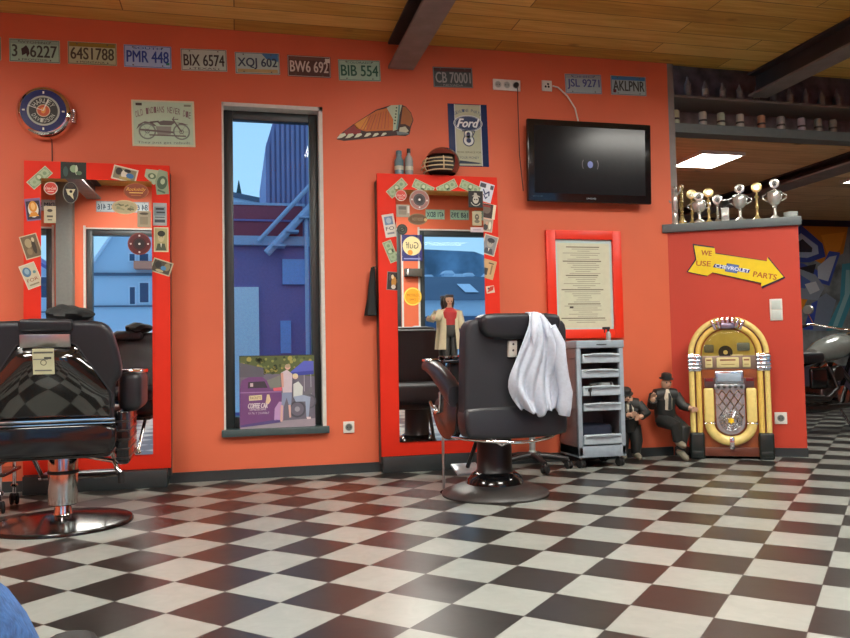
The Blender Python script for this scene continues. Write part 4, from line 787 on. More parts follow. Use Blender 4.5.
b.add(vs, fs, 'coat_cream'); b.tube([(-.060, -.004, .338), (-.092, -.03, .29), (-.118, -.05, .30)], [.03, .026, .022], 'coat_cream', 12); b.tube([(.062, -.004, .338), (.08, -.012, .275), (.082, -.02, .225)], [.03, .025, .022], 'coat_cream', 12); b.build('coat', t)
b = MB(); b.lathe([(.028, .368), (.060, .335), (.058, .28), (.056, .24)], 'shirt_red', 16, sy=.95); b.build('shirt', t)
b = MB(); b.tube([(-.025, .0, .215), (-.027, 0, .14), (-.028, 0, .03)], [.032, .029, .024], 'trousers_dark', 12); b.tube([(.025, .0, .215), (.028, .004, .14), (.03, .008, .03)], [.032, .029, .024], 'trousers_dark', 12); b.lathe([(.040, .165), (.056, .19), (.058, .225), (.055, .245), (.0, .25)], 'trousers_dark', 16); b.build('trousers', t)
b = MB()
for sx, y in ((-.03, -.012), (.034, -.004)): b.box(sx - .018, sx + .018, y - .036, y + .024, 0, .026, 'black_gloss', .008)
b.build('shoes', t)
b = MB(); b.lathe([(.0, .462), (.026, .457), (.039, .435), (.040, .40), (.034, .375), (.03, .36)], 'hair_dark', 16, c=(0, .017, 0)); b.box(-.03, .03, -.030, -.005, .438, .460, 'hair_dark', .010); b.build('hair', t)
b = MB()
for sx in (-.012, .012): b.lathe([(0, 0), (.004, 0), (.004, .003), (0, .004)], 'hair_dark', 8, c=(sx, -.031, .412), ax='y')
b.box(-.009, .009, -.035, -.03, .391, .395, 'shirt_red', .001); b.tube([(0, -.033, .412), (0, -.040, .402)], .004, 'skin'); b.build('face', t)
# ================================================================ BARBER CHAIRS
def slab(mb, pts, y0, y1, bev, m, seg=3):
    bmm = bmesh.new(); vs = [bmm.verts.new((x, y0, z)) for x, z in pts]; f = bmm.faces.new(vs)
    r = bmesh.ops.extrude_face_region(bmm, geom=[f]); nv = [v for v in r['geom'] if isinstance(v, bmesh.types.BMVert)]
    bmesh.ops.translate(bmm, vec=(0, y1 - y0, 0), verts=nv); bmesh.ops.recalc_face_normals(bmm, faces=bmm.faces)
    ed = [e for e in bmm.edges if abs(e.verts[0].co.y - e.verts[1].co.y) < 1e-6]
    if bev: bmesh.ops.bevel(bmm, geom=ed, offset=bev, segments=seg, profile=.5, affect='EDGES', clamp_overlap=True)
    return mb.bm(bmm, m)
def mirror_pts(h): return h + [(-x, z) for x, z in reversed(h) if abs(x) > 1e-6]
def lean(k, z0): 
    X = Matrix(); X[1][2] = -k; X[1][3] = k * z0; return X
def smooth_pts(pts, n=2):
    for _ in range(n):
        o = []
        for i in range(len(pts)):
            a, c = pts[i], pts[(i + 1) % len(pts)]; o += [(a[0] * .75 + c[0] * .25, a[1] * .75 + c[1] * .25), (a[0] * .25 + c[0] * .75, a[1] * .25 + c[1] * .75)]
        pts = o
    return pts
# ---- left chair: glossy shell
t = thing('barber_chair', 'black barber chair with a shiny shell back, paper tag and chrome base', 'barber chair', (-.862, -1.16, 0), (0, 0, R(2)))
b = MB(); b.lathe([(.335, 0), (.335, .010), (.328, .020), (.25, .034), (.12, .046), (.06, .052), (0, .052)], 'base_metal', 56); b.build('base_plate', t)
b = MB(); b.lathe([(.046, .05), (.042, .058), (.040, .12), (0, .12)], 'chrome', 28); b.lathe([(.066, .10), (.070, .104), (.070, .34), (.066, .36)], M('patterned_chrome', (.6, .66, .66), .10, metal=1), 32); b.build('column', t)
b = MB(); b.lathe([(.071, .255), (.074, .258), (.074, .27), (.071, .273)], 'black_plastic', 32); b.build('collar', t)
b = MB(); b.box(-.24, .24, -.22, .22, .35, .39, 'dark_metal', .01); b.build('seat_frame', t)
b = MB(); slab(b, smooth_pts(mirror_pts([(.0, .375), (.25, .375), (.285, .41), (.29, .53), (0, .53)]), 1), -.36, .24, .02, 'black_gloss'); b.build('seat_shell', t)
b = MB(); b.box(-.27, .27, -.24, .30, .50, .58, 'vinyl', .035, 3); b.build('seat', t)
b = MB(); b.X = lean(.20, .55)
h = [(0, 1.01), (.19, 1.01), (.25, .998), (.280, .95), (.303, .86), (.316, .775), (.305, .735), (.280, .715), (.275, .62), (.27, .52), (0, .52)]
slab(b, smooth_pts(mirror_pts(h), 1), -.355, -.235, .035, 'vinyl', 4); bk = b.build('backrest', t)
b = MB(); b.X = lean(.20, .55); n = 26; vs = []; fs = []          # bowed lacquered shell under the headrest
for i in range(n + 1):
    z = .555 + .345 * i / n; hw = .262 if z < .66 else .262 - .14 * ((z - .66) / .24) ** 1.25; f = i / n; g_ = math.sin(math.pi / 2 * min(1, f / .8)) if f < .8 else math.cos(math.pi / 2 * (f - .8) / .2)
    for k in range(n + 1):
        u = -1 + 2 * k / n; vs.append((u * hw, -.358 - .085 * (1 - abs(u) ** 2.6) * g_, z))
for i in range(n):
    for k in range(n): fs.append((i * (n + 1) + k, i * (n + 1) + k + 1, (i + 1) * (n + 1) + k + 1, (i + 1) * (n + 1) + k))
b.add(vs, fs, 'black_shell'); b.build('back_shell', t)
b = MB(); b.X = lean(.20, .55); 
for s_ in (-1, 1): b.tube([(s_ * .275, -.362, .60), (s_ * .275, -.362, .665), (s_ * .125, -.362, .895), (s_ * .10, -.362, .905)], .004, 'vinyl_matte')
b.tube([(-.285, -.368, .545), (.285, -.368, .545)], .008, 'chrome'); b.tube([(-.285, -.368, .527), (.285, -.368, .527)], .004, 'chrome'); b.build('chrome_trim', t)
b = MB(); b.X = lean(.20, .55); b.box(-.115, .115, -.375, -.25, .955, 1.015, 'vinyl', .018, 3); b.build('headrest_bracket', t)
b = MB(); b.X = lean(.20, .55); b.box(-.11, .11, -.30, -.16, .95, 1.022, 'vinyl_matte', .03, 4); b.build('headrest', t)
b = MB(); b.X = lean(.20, .55); b.box(-.105, .105, -.392, -.374, .885, .945, 'brushed', .004); o = b.build('headrest_plate', t); o['label'] = 'brushed metal plate on the back of the chair'
b = MB(); b.X = lean(.20, .55); b.box(-.042, .046, -.452, -.450, .765, .880, K('c4c8a4')); b.X = lean(.20, .55) @ Matrix.Translation((0, -.4525, -.008)); b.rect(.002, .870, .08, .008, 1, K('5c6058')); b.rect(-.01, .84, .06, .005, 1, K('7c8078')); b.ring(.002, .825, .010, .013, 1, K('3c4038'), 18); b.rect(0, .79, .07, .006, 1, K('6c7068')); b.rect(.02, .845, .03, .01, 2, K('4c5048')); o = b.build('paper_tag', t); o['label'] = 'cream paper tag hanging on the shell back'
for s_ in (-1, 1):
    b = MB(); b.X = Matrix.Translation((s_ * .335, 0, 0)); b.box(-.055, .055, -.20, .26, .565, .765, 'vinyl', .04, 4); a_ = b.build('armrest', t)
    b = MB(); b.X = Matrix.Translation((s_ * .335, 0, 0)); b.box(-.05, .058 , -.17, .24, .752, .775, 'chrome', .010); b.build('arm_cap', a_)
    b = MB(); b.X = Matrix.Translation((s_ * .303, 0, 0)); b.box(-.03, .03, -.22, .22, .31, .57, 'black_gloss', .012)
    for q in range(5): b.box(-.032, .032, -.224, .224, .335 + q * .045, .345 + q * .045, 'dark_metal', .003)
    b.build('side_panel', t)
    b = MB(); b.tube([(s_ * .20, .22, .36), (s_ * .20, .50, .20), (s_ * .20, .56, .16)], .013, 'chrome', 10); b.build('footrest_bar', t)
b = MB(); b.tube([(-.22, .56, .16), (.22, .56, .16)], .014, 'chrome', 10); b.box(-.2, .2, .50, .62, .165, .185, 'dark_metal', .005); b.build('footrest', t)
b = MB(); b.tube([(.02, -.1, .37), (.26, -.22, .33), (.30, -.24, .27)], .010, 'chrome', 10); b.lathe([(0, -.03), (.016, -.025), (.016, .025), (0, .03)], 'rubber', 12, c=(.30, -.24, .25)); b.build('pump_lever', t)

t = thing('rolled_cape', 'crumpled black cape lying on top of the left barber chair', 'cape', (-.765, -1.47, 1.015), (0, 0, R(4)))
b = MB(); n = 22; vs = []; fs = []; random.seed(8)
for i in range(13):
    f = i / 12; x = -.105 + .21 * f; r_ = .062 * math.sin(math.pi * min(1, .08 + .92 * f) ** .9) ** .6 + .006
    for k in range(n): a = 2 * math.pi * k / n; q = r_ * (1 + .14 * math.sin(3 * a + 9 * f) + .08 * math.sin(7 * a - 14 * f)); vs.append((x, q * 1.1 * math.cos(a), .028 + q * .62 * math.sin(a)))
for i in range(12):
    for k in range(n): fs.append((i * n + k, i * n + (k + 1) % n, (i + 1) * n + (k + 1) % n, (i + 1) * n + k))
fs += [tuple(range(n)), tuple(12 * n + k for k in range(n))]; b.add(vs, fs, 'cape_cloth'); b.build('cape_cloth', t)

# ---- right chair: matte
t = thing('barber_chair', 'matte black barber chair with a white shirt over its headrest', 'barber chair', (1.45, -1.12, 0), (0, 0, R(4)))
b = MB(); b.lathe([(.308, 0), (.312, .012), (.302, .026), (.215, .058), (.13, .075), (0, .075)], M('base_rubber', (.045, .042, .040), .42), 56); b.build('base_plate', t)
b = MB(); b.lathe([(.14, .07), (.132, .10), (.118, .125), (.102, .15), (.10, .37), (0, .37)], 'black_plastic', 36); b.build('column', t)
b = MB(); b.lathe([(.165, .068), (.158, .095), (.135, .122), (.114, .135)], 'black_gloss', 36); b.build('column_foot', t)
b = MB(); b.box(-.22, .22, -.2, .24, .36, .40, 'dark_metal', .01); b.build('seat_frame', t)
b = MB(); b.box(-.27, .27, -.22, .31, .40, .56, 'vinyl_matte', .045, 3); b.build('seat', t)
b = MB(); b.X = lean(.10, .5); slab(b, smooth_pts(mirror_pts([(0, 1.005), (.235, 1.005), (.285, .985), (.300, .93), (.300, .62), (.300, .47), (.28, .44), (0, .44)]), 1), -.33, -.205, .03, 'vinyl_matte', 4); b.build('backrest', t)
b = MB(); b.X = lean(-.12, .5); slab(b, smooth_pts(mirror_pts([(0, .535), (.28, .535), (.303, .51), (.303, .41), (.28, .36), (0, .355)]), 1), -.345, -.20, .035, 'vinyl', 4); b.build('lower_back', t)
b = MB(); b.X = lean(.10, .5); slab(b, smooth_pts(mirror_pts([(0, 1.03), (.20, 1.03), (.235, 1.005), (.225, .93), (.17, .895), (0, .89)]), 1), -.39, -.25, .028, 'vinyl', 4); b.build('headrest', t)
b = MB(); b.X = lean(.10, .5); b.box(-.062, -.012, -.352, -.328, .795, .885, 'white_plastic', .006); b.X = lean(.10, .5) @ Matrix.Translation((0, -.3535, 0)); b.disc(-.037, .865, .006, 1, K('3a3a40'), n=10); b.disc(-.037, .832, .006, 1, K('3a3a40'), n=10); o = b.build('hanging_tag', t); o['label'] = 'small white tag with two dots under the headrest'
b = MB(); b.tube([(.30 * math.cos(R(a)), -.12 + .268 * math.sin(R(a)), .338 + .02 * abs(math.cos(R(a)))) for a in range(180, 361, 12)], .009, 'chrome', 10); b.build('chrome_rail', t)
for s_ in (-1, 1):
    b = MB(); b.X = Matrix.Translation((s_ * .305, 0, 0)); vs = []; prof = [(-.20, .585, .075), (-.12, .625, .09), (.0, .68, .08), (.14, .73, .06), (.25, .752, .045), (.28, .748, .033)]; n = 14
    for y, z, hh in prof:
        for k in range(n): a = 2 * math.pi * k / n; c, sn = math.cos(a), math.sin(a); vs.append((.042 * math.copysign(abs(c) ** .6, c), y, z + hh * .75 * math.copysign(abs(sn) ** .6, sn)))
    fs = [(i * n + k, i * n + (k + 1) % n, (i + 1) * n + (k + 1) % n, (i + 1) * n + k) for i in range(len(prof) - 1) for k in range(n)] + [tuple(range(n))[::-1], tuple((len(prof) - 1) * n + k for k in range(n))]
    b.add(vs, fs, 'vinyl'); a_ = b.build('armrest', t)
    b = MB(); b.X = Matrix.Translation((s_ * .305, 0, 0)); b.box(-.040, .040, .18, .28, .776, .792, 'chrome', .006); b.build('arm_cap', a_)
    b = MB(); b.X = Matrix.Translation((s_ * .285, 0, 0)) @ Matrix.Rotation(R(90), 4, 'Z')
    q = smooth_pts([(-.21, .60), (-.20, .40), (-.10, .33), (.08, .34), (.20, .44), (.24, .53), (.13, .48), (.06, .50), (.05, .60), (-.02, .64)], 2); slab(b, q, -.02, .02, .006, M('panel_gloss', (.018, .012, .012), .22, spec=.5)); p_ = b.build('side_panel', t)
    b = MB(); b.tube([(s_ * .309, y, z) for y, z in ((.24, .535), (.20, .50), (.13, .475), (.07, .49), (.055, .53), (.05, .60))], .009, 'chrome', 10); b.build('panel_trim', p_)
b = MB(); b.tube([(-.05, -.06, .37), (-.11, -.20, .36), (-.06, -.26, .315), (-.03, -.27, .33)], .010, 'chrome', 10); b.tube([(-.14, -.2, .365), (-.155, -.21, .33)], .009, 'chrome', 10); b.build('pump_lever', t)
b = MB(); b.tube([(-.26, .16, .42), (-.26, .16, .015)], .008, 'brushed', 10); b.lathe([(.022, 0), (.022, .012), (.008, .02)], 'rubber', 14, c=(-.26, .16, 0)); b.build('footrest_strut', t)
b = MB(); b.box(-.045, .135, .50, .66, .055, .075, M('plate_steel', (.62, .70, .78), .25, metal=.5), .006, rot=(R(16), 0, 0)); b.tube([(.05, .30, .38), (.05, .58, .08)], .014, 'dark_metal'); b.build('footrest', t)

# ---- white shirt thrown over the right chair
t = thing('shirt', 'white shirt thrown over the headrest of the right barber chair', 'shirt', (1.45, -1.12, 0), (0, 0, R(4)))
prof = [(1.00, .05, .11, .10), (1.034, .045, .105, .06), (1.038, .04, .105, .0), (1.016, .032, .122, -.045), (.966, .020, .156, -.062), (.91, .000, .196, -.060), (.83, -.032, .226, -.046), (.76, -.060, .232, -.030), (.705, -.080, .234, -.018), (.63, -.084, .234, -.006), (.565, -.055, .232, .0), (.49, .000, .225, .004)]
b = MB(); n = 44; vs = []; fs = []; random.seed(2)
for i, (z, xl, xr, dy) in enumerate(prof):
    f = i / (len(prof) - 1)
    for k in range(n + 1):
        u = k / n; x = xl + (xr - xl) * u
        rp = .020 * f ** .6 * math.sin(u * 15 + 2.6 * math.sin(f * 4)) + .010 * f * math.sin(u * 37 + f * 7) + .006 * math.sin(u * 23 - f * 17)
        edge = .018 * (1 - (2 * u - 1) ** 2) * (1 if i > 2 else .2)
        hem = (.016 * math.sin(u * 9 + .8) + .010 * math.sin(u * 23)) * f ** 4
        vs.append((x, -.405 + dy - edge - rp, z + hem))
for i in range(len(prof) - 1):
    for k in range(n): fs.append((i * (n + 1) + k, i * (n + 1) + k + 1, (i + 1) * (n + 1) + k + 1, (i + 1) * (n + 1) + k))
b.add(vs, fs, 'white_cloth'); o = b.build('shirt_body', t)
sd = o.modifiers.new('solid', 'SOLIDIFY'); sd.thickness = .006; sd.offset = 0; ss = o.modifiers.new('sub', 'SUBSURF'); ss.levels = 1; ss.render_levels = 1
b = MB(); b.tube([(.150, -.470, .955), (.196, -.475, .86), (.207, -.462, .77), (.224, -.448, .68), (.236, -.435, .60), (.240, -.425, .52), (.234, -.42, .475)], [.026, .034, .036, .035, .037, .040, .030], 'white_cloth', 16); o = b.build('sleeve', t)
for v in o.data.vertices: v.co.x += .006 * math.sin(v.co.z * 55); v.co.y += .005 * math.sin(v.co.z * 43 + v.co.x * 60)
b = MB(); b.tube([(.055, -.455, 1.030), (.052, -.475, .985), (.045, -.485, .92), (.040, -.485, .86)], [.012, .022, .020, .006], 'white_cloth', 12); b.tube([(.10, -.46, 1.015), (.115, -.478, .96), (.12, -.48, .90)], [.012, .016, .006], 'white_cloth', 10); b.build('collar', t)

# ---- rolling stool between chair and trolley
def caster(mb, x, y, r=.028, a=0.):
    X0 = mb.X.copy(); mb.X = X0 @ Matrix.Translation((x, y, 0)) @ Matrix.Rotation(a, 4, 'Z')
    for s_ in (-.014, .014): mb.lathe([(0, -.008), (r * .9, -.008), (r, -.004), (r, .004), (r * .9, .008), (0, .008)], 'rubber', 18, c=(s_, 0, r), ax='x')
    mb.box(-.008, .008, -r * .8, r * .8, r * .8, r * 2.0, 'black_plastic', .004); mb.cyl((0, 0, r * 1.8), (0, 0, r * 2.5), .006, 'brushed', n=8); mb.X = X0
t = thing('stool', 'black rolling stool with a five star caster base behind the right barber chair', 'stool', (2.015, -.275, 0), (0, 0, R(12)))
for i in range(5):
    a = R(i * 72 + 40); b = MB(); b.tube([(0, 0, .095), (.12 * math.cos(a), .12 * math.sin(a), .09), (.25 * math.cos(a), .25 * math.sin(a), .068)], [.026, .022, .015], 'black_plastic', 10); l = b.build('base_leg', t)
    b = MB(); caster(b, .25 * math.cos(a), .25 * math.sin(a), .027, a + .6); b.build('caster', l)
b = MB(); b.lathe([(.03, .075), (.03, .12), (.022, .13), (.022, .28), (.014, .28), (.014, .45)], M('column_grey', (.4, .46, .46), .3, metal=.6), 18); b.build('gas_column', t)
b = MB(); b.lathe([(0, .45), (.15, .45), (.17, .47), (.17, .505), (.15, .525), (0, .53)], 'vinyl', 28); b.build('seat', t)

# ---- drawer trolley
TA = R(0); t = thing('trolley', 'grey hairdresser drawer trolley on casters beneath the red framed notice', 'trolley', (2.490, -.238, 0), (0, 0, TA))
w, d = .36, .315; M('trolley_side', (.17, .15, .155), .22, spec=.7); M('trolley_grey', (.31, .38, .44), .42); M('drawer_grey', (.44, .52, .58), .4); M('tray_dark', (.02, .022, .025), .5)
b = MB(); b.box(-w / 2, -w / 2 + .018, -d / 2, d / 2, .085, .885, 'trolley_side', .004); b.box(w / 2 - .018, w / 2, -d / 2, d / 2, .085, .885, 'trolley_side', .004); b.box(-w / 2, w / 2, d / 2 - .012, d / 2, .085, .885, 'trolley_side')
for q in range(6): b.box(-w / 2 - .004, -w / 2, -d / 2 + .02, d / 2 - .02, .17 + q * .12, .176 + q * .12, 'trolley_side', .001)
b.build('side_panels', t)
b = MB(); 
for x in (-w / 2, w / 2 - .034): b.box(x, x + .034, -d / 2 - .014, -d / 2 + .02, .085, .885, 'trolley_grey', .006)
b.box(-w / 2, w / 2, -d / 2 - .014, d / 2, .075, .155, 'trolley_grey', .006); b.build('front_frame', t)
b = MB(); b.box(-w / 2 - .004, w / 2 + .004, -d / 2 - .022, d / 2 + .004, .84, .895, 'trolley_grey', .008, 3); b.box(-.03, .045, -d / 2 - .026, -d / 2 - .02, .862, .868, 'tray_dark'); b.build('top_tray', t)
for z0, z1, op in ((.735, .80, .02), (.63, .69, .0), (.505, .575, .015), (.40, .455, .02), (.165, .235, .012)):
    b = MB(); yf = -d / 2 - .012 - op; b.box(-w / 2 + .036, w / 2 - .036, yf, yf + .014, z0, z1, 'drawer_grey', .008, 3); b.box(-w / 2 + .04, w / 2 - .04, yf + .012, d / 2 - .02, z0, z0 + .012, 'drawer_grey')
    for x in (-w / 2 + .038, w / 2 - .044): b.box(x, x + .006, yf + .01, d / 2 - .02, z0, z1 - .01, 'drawer_grey')
    dr = b.build('drawer', t); b = MB(); b.tube([(-w / 2 + .05, yf - .004, z1 - .012), (-.08, yf - .016, z1 - .004), (0, yf - .02, z1 - .002), (.08, yf - .016, z1 - .004), (w / 2 - .05, yf - .004, z1 - .012)], .007, 'drawer_grey', 8); b.build('drawer_lip', dr)
for x in (-w / 2 + .03, w / 2 - .03):
    for y in (-d / 2 + .03, d / 2 - .03): b = MB(); caster(b, x, y, .030, R(20)); b.build('caster', t)
def on_cart(x, y): v = Matrix.Rotation(TA, 3, 'Z') @ Vector((x, y, 0)); return (2.490 + v.x, -.238 + v.y)
t = thing('hair_clipper', 'dark hair clipper with a dangling cord clamped in the trolley drawers', 'clipper', (*on_cart(-.06, -.19), .577), (0, 0, TA)); b = MB(); b.tube([(-.035, 0, -.04), (-.03, 0, .005), (.02, .0, .012)], [.012, .013, .010], 'black_plastic', 10); b.tube([(-.035, -.004, -.04), (-.034, -.006, -.085)], .004, 'black_plastic'); b.build('clipper_body', t)
t = thing('comb_case', 'grey case and dark comb lying in the third trolley drawer', 'case', (*on_cart(.06, -.10), .518), (0, 0, TA)); b = MB(); b.box(-.05, .05, -.05, .05, 0, .075, K('8a9090'), .01); b.build('case_body', t); b = MB(); b.box(.02, .034, -.056, -.048, -.01, .082, 'black_plastic', .003); b.build('comb', t)
t = thing('towel', 'dark blue folded towel in the open trolley compartment', 'towel', (*on_cart(0, 0), .178), (0, 0, TA)); b = MB(); b.box(-.12, .12, -.10, .09, 0, .12, M('towel_dark', (.02, .026, .05), .9), .03, 3); b.build('folded_cloth', t)
t = thing('spray_bottle', 'small dark spray bottle standing on the right edge of the trolley', 'bottle', (*on_cart(.13, -.05), .895), (0, 0, TA)); b = MB(); b.lathe([(0, 0), (.018, 0), (.018, .05), (.008, .065)], 'clear_glass', 14); b.build('bottle_body', t); b = MB(); b.lathe([(.009, .06), (.009, .085), (0, .085)], 'black_plastic', 12); b.box(-.045, .012, -.008, .008, .078, .098, 'black_plastic', .004); b.tube([(-.03, 0, .08), (-.028, 0, .055)], .004, 'black_plastic'); b.build('spray_head', t)

# ---- chrome legged trolley behind the left chair
t = thing('steel_cart', 'chrome legged cart with casters behind the left barber chair', 'cart', (-1.42, -.62, 0))
for x in (-.16, .16):
    for y in (-.14, .14):
        b = MB(); b.tube([(x, y, .07), (x, y, .62)], .011, 'chrome', 12); b.lathe([(.016, .10), (.02, .11), (.016, .12)], 'chrome', 12, c=(x, y, 0)); l = b.build('leg', t); b = MB(); caster(b, x, y, .034, .4); b.build('caster', l)
for z in (.20, .60): b = MB(); b.box(-.19, .19, -.17, .17, z, z + .018, 'black_gloss', .004); b.build('shelf', t)

# ================================================================ FIGURINES by the jukebox
M('suit', (.018, .020, .019), .5); M('hat', (.025, .028, .026), .5); M('shirt_white', (.62, .58, .46), .6); M('tie_dark', (.03, .035, .035), .5); M('shoe', (.20, .18, .13), .4)
def suit_man(label, loc, rz, J, extra=None, hat_tilt=0., sc=1.):
    t = thing('figurine', label, 'figurine', loc, (0, 0, rz)); t.scale = (sc,) * 3
    N = J; e = []
    def seg(*names): e.extend(zip(names[:-1], names[1:]))
    seg('pel', 'bel', 'che', 'nec', 'hea', 'top'); 
    for s_ in 'lr': seg('che', 'sh' + s_, 'el' + s_, 'wr' + s_, 'hd' + s_); seg('pel', 'hp' + s_, 'kn' + s_, 'an' + s_, 'to' + s_)
    keys = list(N); rad = {'pel': .044, 'bel': .058, 'che': .066, 'nec': .024, 'hea': .046, 'top': .038, 'sh': .034, 'el': .026, 'wr': .018, 'hd': .020, 'hp': .038, 'kn': .034, 'an': .024, 'to': .018}
    skin('figure_body', [(*N[k], rad[k] if k in rad else rad[k[:2]]) for k in keys], [(keys.index(a), keys.index(c)) for a, c in e], 'skin', t)
    b = MB()
    for s_ in 'lr': b.tube([N['sh' + s_], N['el' + s_], [N['el' + s_][i] * .15 + N['wr' + s_][i] * .85 for i in range(3)]], [.044, .036, .030], 'suit', 12)
    c, bl, p = Vector(N['che']), Vector(N['bel']), Vector(N['pel']); b.tube([p - (c - p) * .12, p, bl, c, c + (c - bl) * .45], [.082, .080, .076, .084, .035], 'suit', 18)
    b.tube([Vector(N['shl']) + Vector((-.012, 0, .002)), Vector(N['shl']), Vector(N['che']) + Vector((0, 0, .03)), Vector(N['shr']), Vector(N['shr']) + Vector((.012, 0, .002))], [.036, .050, .052, .050, .036], 'suit', 16); b.build('jacket', t)
    b = MB(); 
    for s_ in 'lr': b.tube([N['hp' + s_], N['kn' + s_], [N['kn' + s_][i] * .1 + N['an' + s_][i] * .9 for i in range(3)]], [.058, .046, .036], 'suit', 12)
    b.build('trousers', t)
    for s_ in 'lr':
        a, q = Vector(N['an' + s_]), Vector(N['to' + s_]); b = MB(); b.tube([a + (a - q) * .3, a, q, q + (q - a) * .35], [.020, .026, .024, .010], 'shoe', 12); b.build('shoe', t)
    b = MB(); cc = c + Vector((0, -.06, .0)); up = (c - bl).normalized(); b.tube([bl + Vector((0, -.062, 0)), c + Vector((0, -.070, 0)), Vector(N['nec']) + Vector((0, -.028, 0))], [.030, .030, .012], 'shirt_white', 10); s1 = b.build('shirt', t)
    b = MB(); b.tube([c + Vector((0, -.092, .04)), c + Vector((0, -.104, -.0)), bl + Vector((0, -.094, .0))], [.007, .012, .014], 'tie_dark', 8); b.build('tie', s1)
    hd = Vector(N['hea']); hl = MB(); hl.X = Matrix.Translation(Vector(N['top']) + Vector((0, 0, .006))) @ Matrix.Rotation(hat_tilt, 4, 'X'); hl.lathe([(.056, -.002), (.058, .002), (.042, .005), (.040, .034), (.028, .042), (0, .039)], 'hat', 24, sx=.92); hl.lathe([(.0425, .007), (.0425, .016)], 'black_plastic', 24, sx=.92); hl.build('hat', t)
    fc = MB(); fo = hd + Vector((0, -.044, .004)) 
    fc.tube([fo + Vector((0, -.001, .01)), fo + Vector((0, -.014, -.008))], [.005, .008], 'skin', 8)
    for s_ in (-.016, .016): fc.lathe([(0, 0), (.006, .0), (.004, .004), (0, .005)], 'tie_dark', 10, c=(fo.x + s_, fo.y + .002, fo.z + .008), ax='y')
    fc.box(fo.x - .012, fo.x + .012, fo.y - .002, fo.y + .006, fo.z - .024, fo.z - .019, M('lip', (.35, .10, .08), .5), .002); fc.build('face', t)
    hs = MB()
    for s_ in 'lr':
        a, q = Vector(N['wr' + s_]), Vector(N['hd' + s_]); dd = (q - a).normalized(); sd = dd.cross(Vector((0, 1, .3))).normalized()
        for i in range(4): o_ = q + sd * (i - 1.5) * .009; hs.tube([o_ - dd * .004, o_ + dd * (.018 + .004 * (i in (1, 2))), o_ + dd * (.028 + .005 * (i in (1, 2))) + Vector((0, -.006, 0))], [.0055, .005, .0035], 'skin', 7)
        o_ = a + (q - a) * .6; hs.tube([o_ - sd * .012, o_ - sd * .024 + dd * .010, o_ - sd * .026 + dd * .020], [.006, .0055, .004], 'skin', 7)
    hs.build('fingers', t); return t
suit_man('seated suited figurine with a hat and arms spread, one hand reaching the jukebox', (3.138, -.155, 0), R(-6), dict(pel=(0, .0, .30), bel=(-.01, -.005, .375), che=(-.015, -.015, .455), nec=(-.004, -.022, .520), hea=(.0, -.03, .560), top=(.004, -.026, .596),
    shl=(-.085, -.01, .475), ell=(-.125, -.04, .405), wrl=(-.135, -.09, .45), hdl=(-.14, -.105, .472), shr=(.075, -.012, .475), elr=(.115, -.05, .395), wrr=(.155, -.085, .38), hdr=(.172, -.098, .374),
    hpl=(-.04, -.02, .29), knl=(.005, -.16, .255), anl=(.03, -.13, .135), tol=(.045, -.185, .115), hpr=(.045, -.01, .285), knr=(.09, -.12, .23), anr=(.05, -.115, .06), tor=(.065, -.175, .026)), hat_tilt=R(10))
suit_man('standing suited figurine with a hat bowed over folded arms, behind the drawer trolley', (2.860, -.085, 0), R(-14), dict(pel=(0, .0, .255), bel=(-.005, -.03, .325), che=(-.015, -.06, .39), nec=(-.025, -.088, .438), hea=(-.032, -.112, .462), top=(-.034, -.108, .496),
    shl=(-.09, -.055, .405), ell=(-.10, -.11, .32), wrl=(-.03, -.16, .345), hdl=(-.005, -.165, .35), shr=(.065, -.06, .41), elr=(.115, -.10, .35), wrr=(.06, -.15, .33), hdr=(.035, -.165, .325),
    hpl=(-.04, .0, .245), knl=(-.045, -.02, .14), anl=(-.042, .0, .04), tol=(-.05, -.055, .022), hpr=(.04, .0, .245), knr=(.055, -.03, .14), anr=(.05, -.01, .04), tor=(.06, -.07, .022)), hat_tilt=R(22))

# ================================================================ JUKEBOX
M('tube_yellow', (.80, .55, .13), .25, coat=.4); M('tube_pale', (.83, .66, .22), .25, coat=.4); M('juke_wood', (.30, .075, .018), .3, coat=.3, scale=12, var=.25); M('juke_dark', (.13, .035, .018), .35)
M('foot_black', (.012, .018, .016), .35); M('grille_silver', (.45, .48, .50), .25, metal=.7); M('dome_back', (.46, .38, .10), .3); M('cream_lit', (.70, .62, .30), .4); M('chrome_blue', (.55, .60, .66), .15, metal=.9)
t = thing('jukebox', 'arched yellow tube jukebox with chrome trim against the angled partition', 'jukebox', (3.548, -.368, 0), (0, 0, R(-29)))
arch = [(.262 * math.cos(R(a)), .775 + .262 * math.sin(R(a))) for a in range(0, 181, 9)]
b = MB(); b.prism([(.262, .035)] + arch + [(-.262, .035)], .03, .185, 'juke_wood'); b.build('cabinet', t)
b = MB(); b.box(-.20, .20, .005, .17, .02, .085, 'juke_dark', .006); b.build('plinth', t)
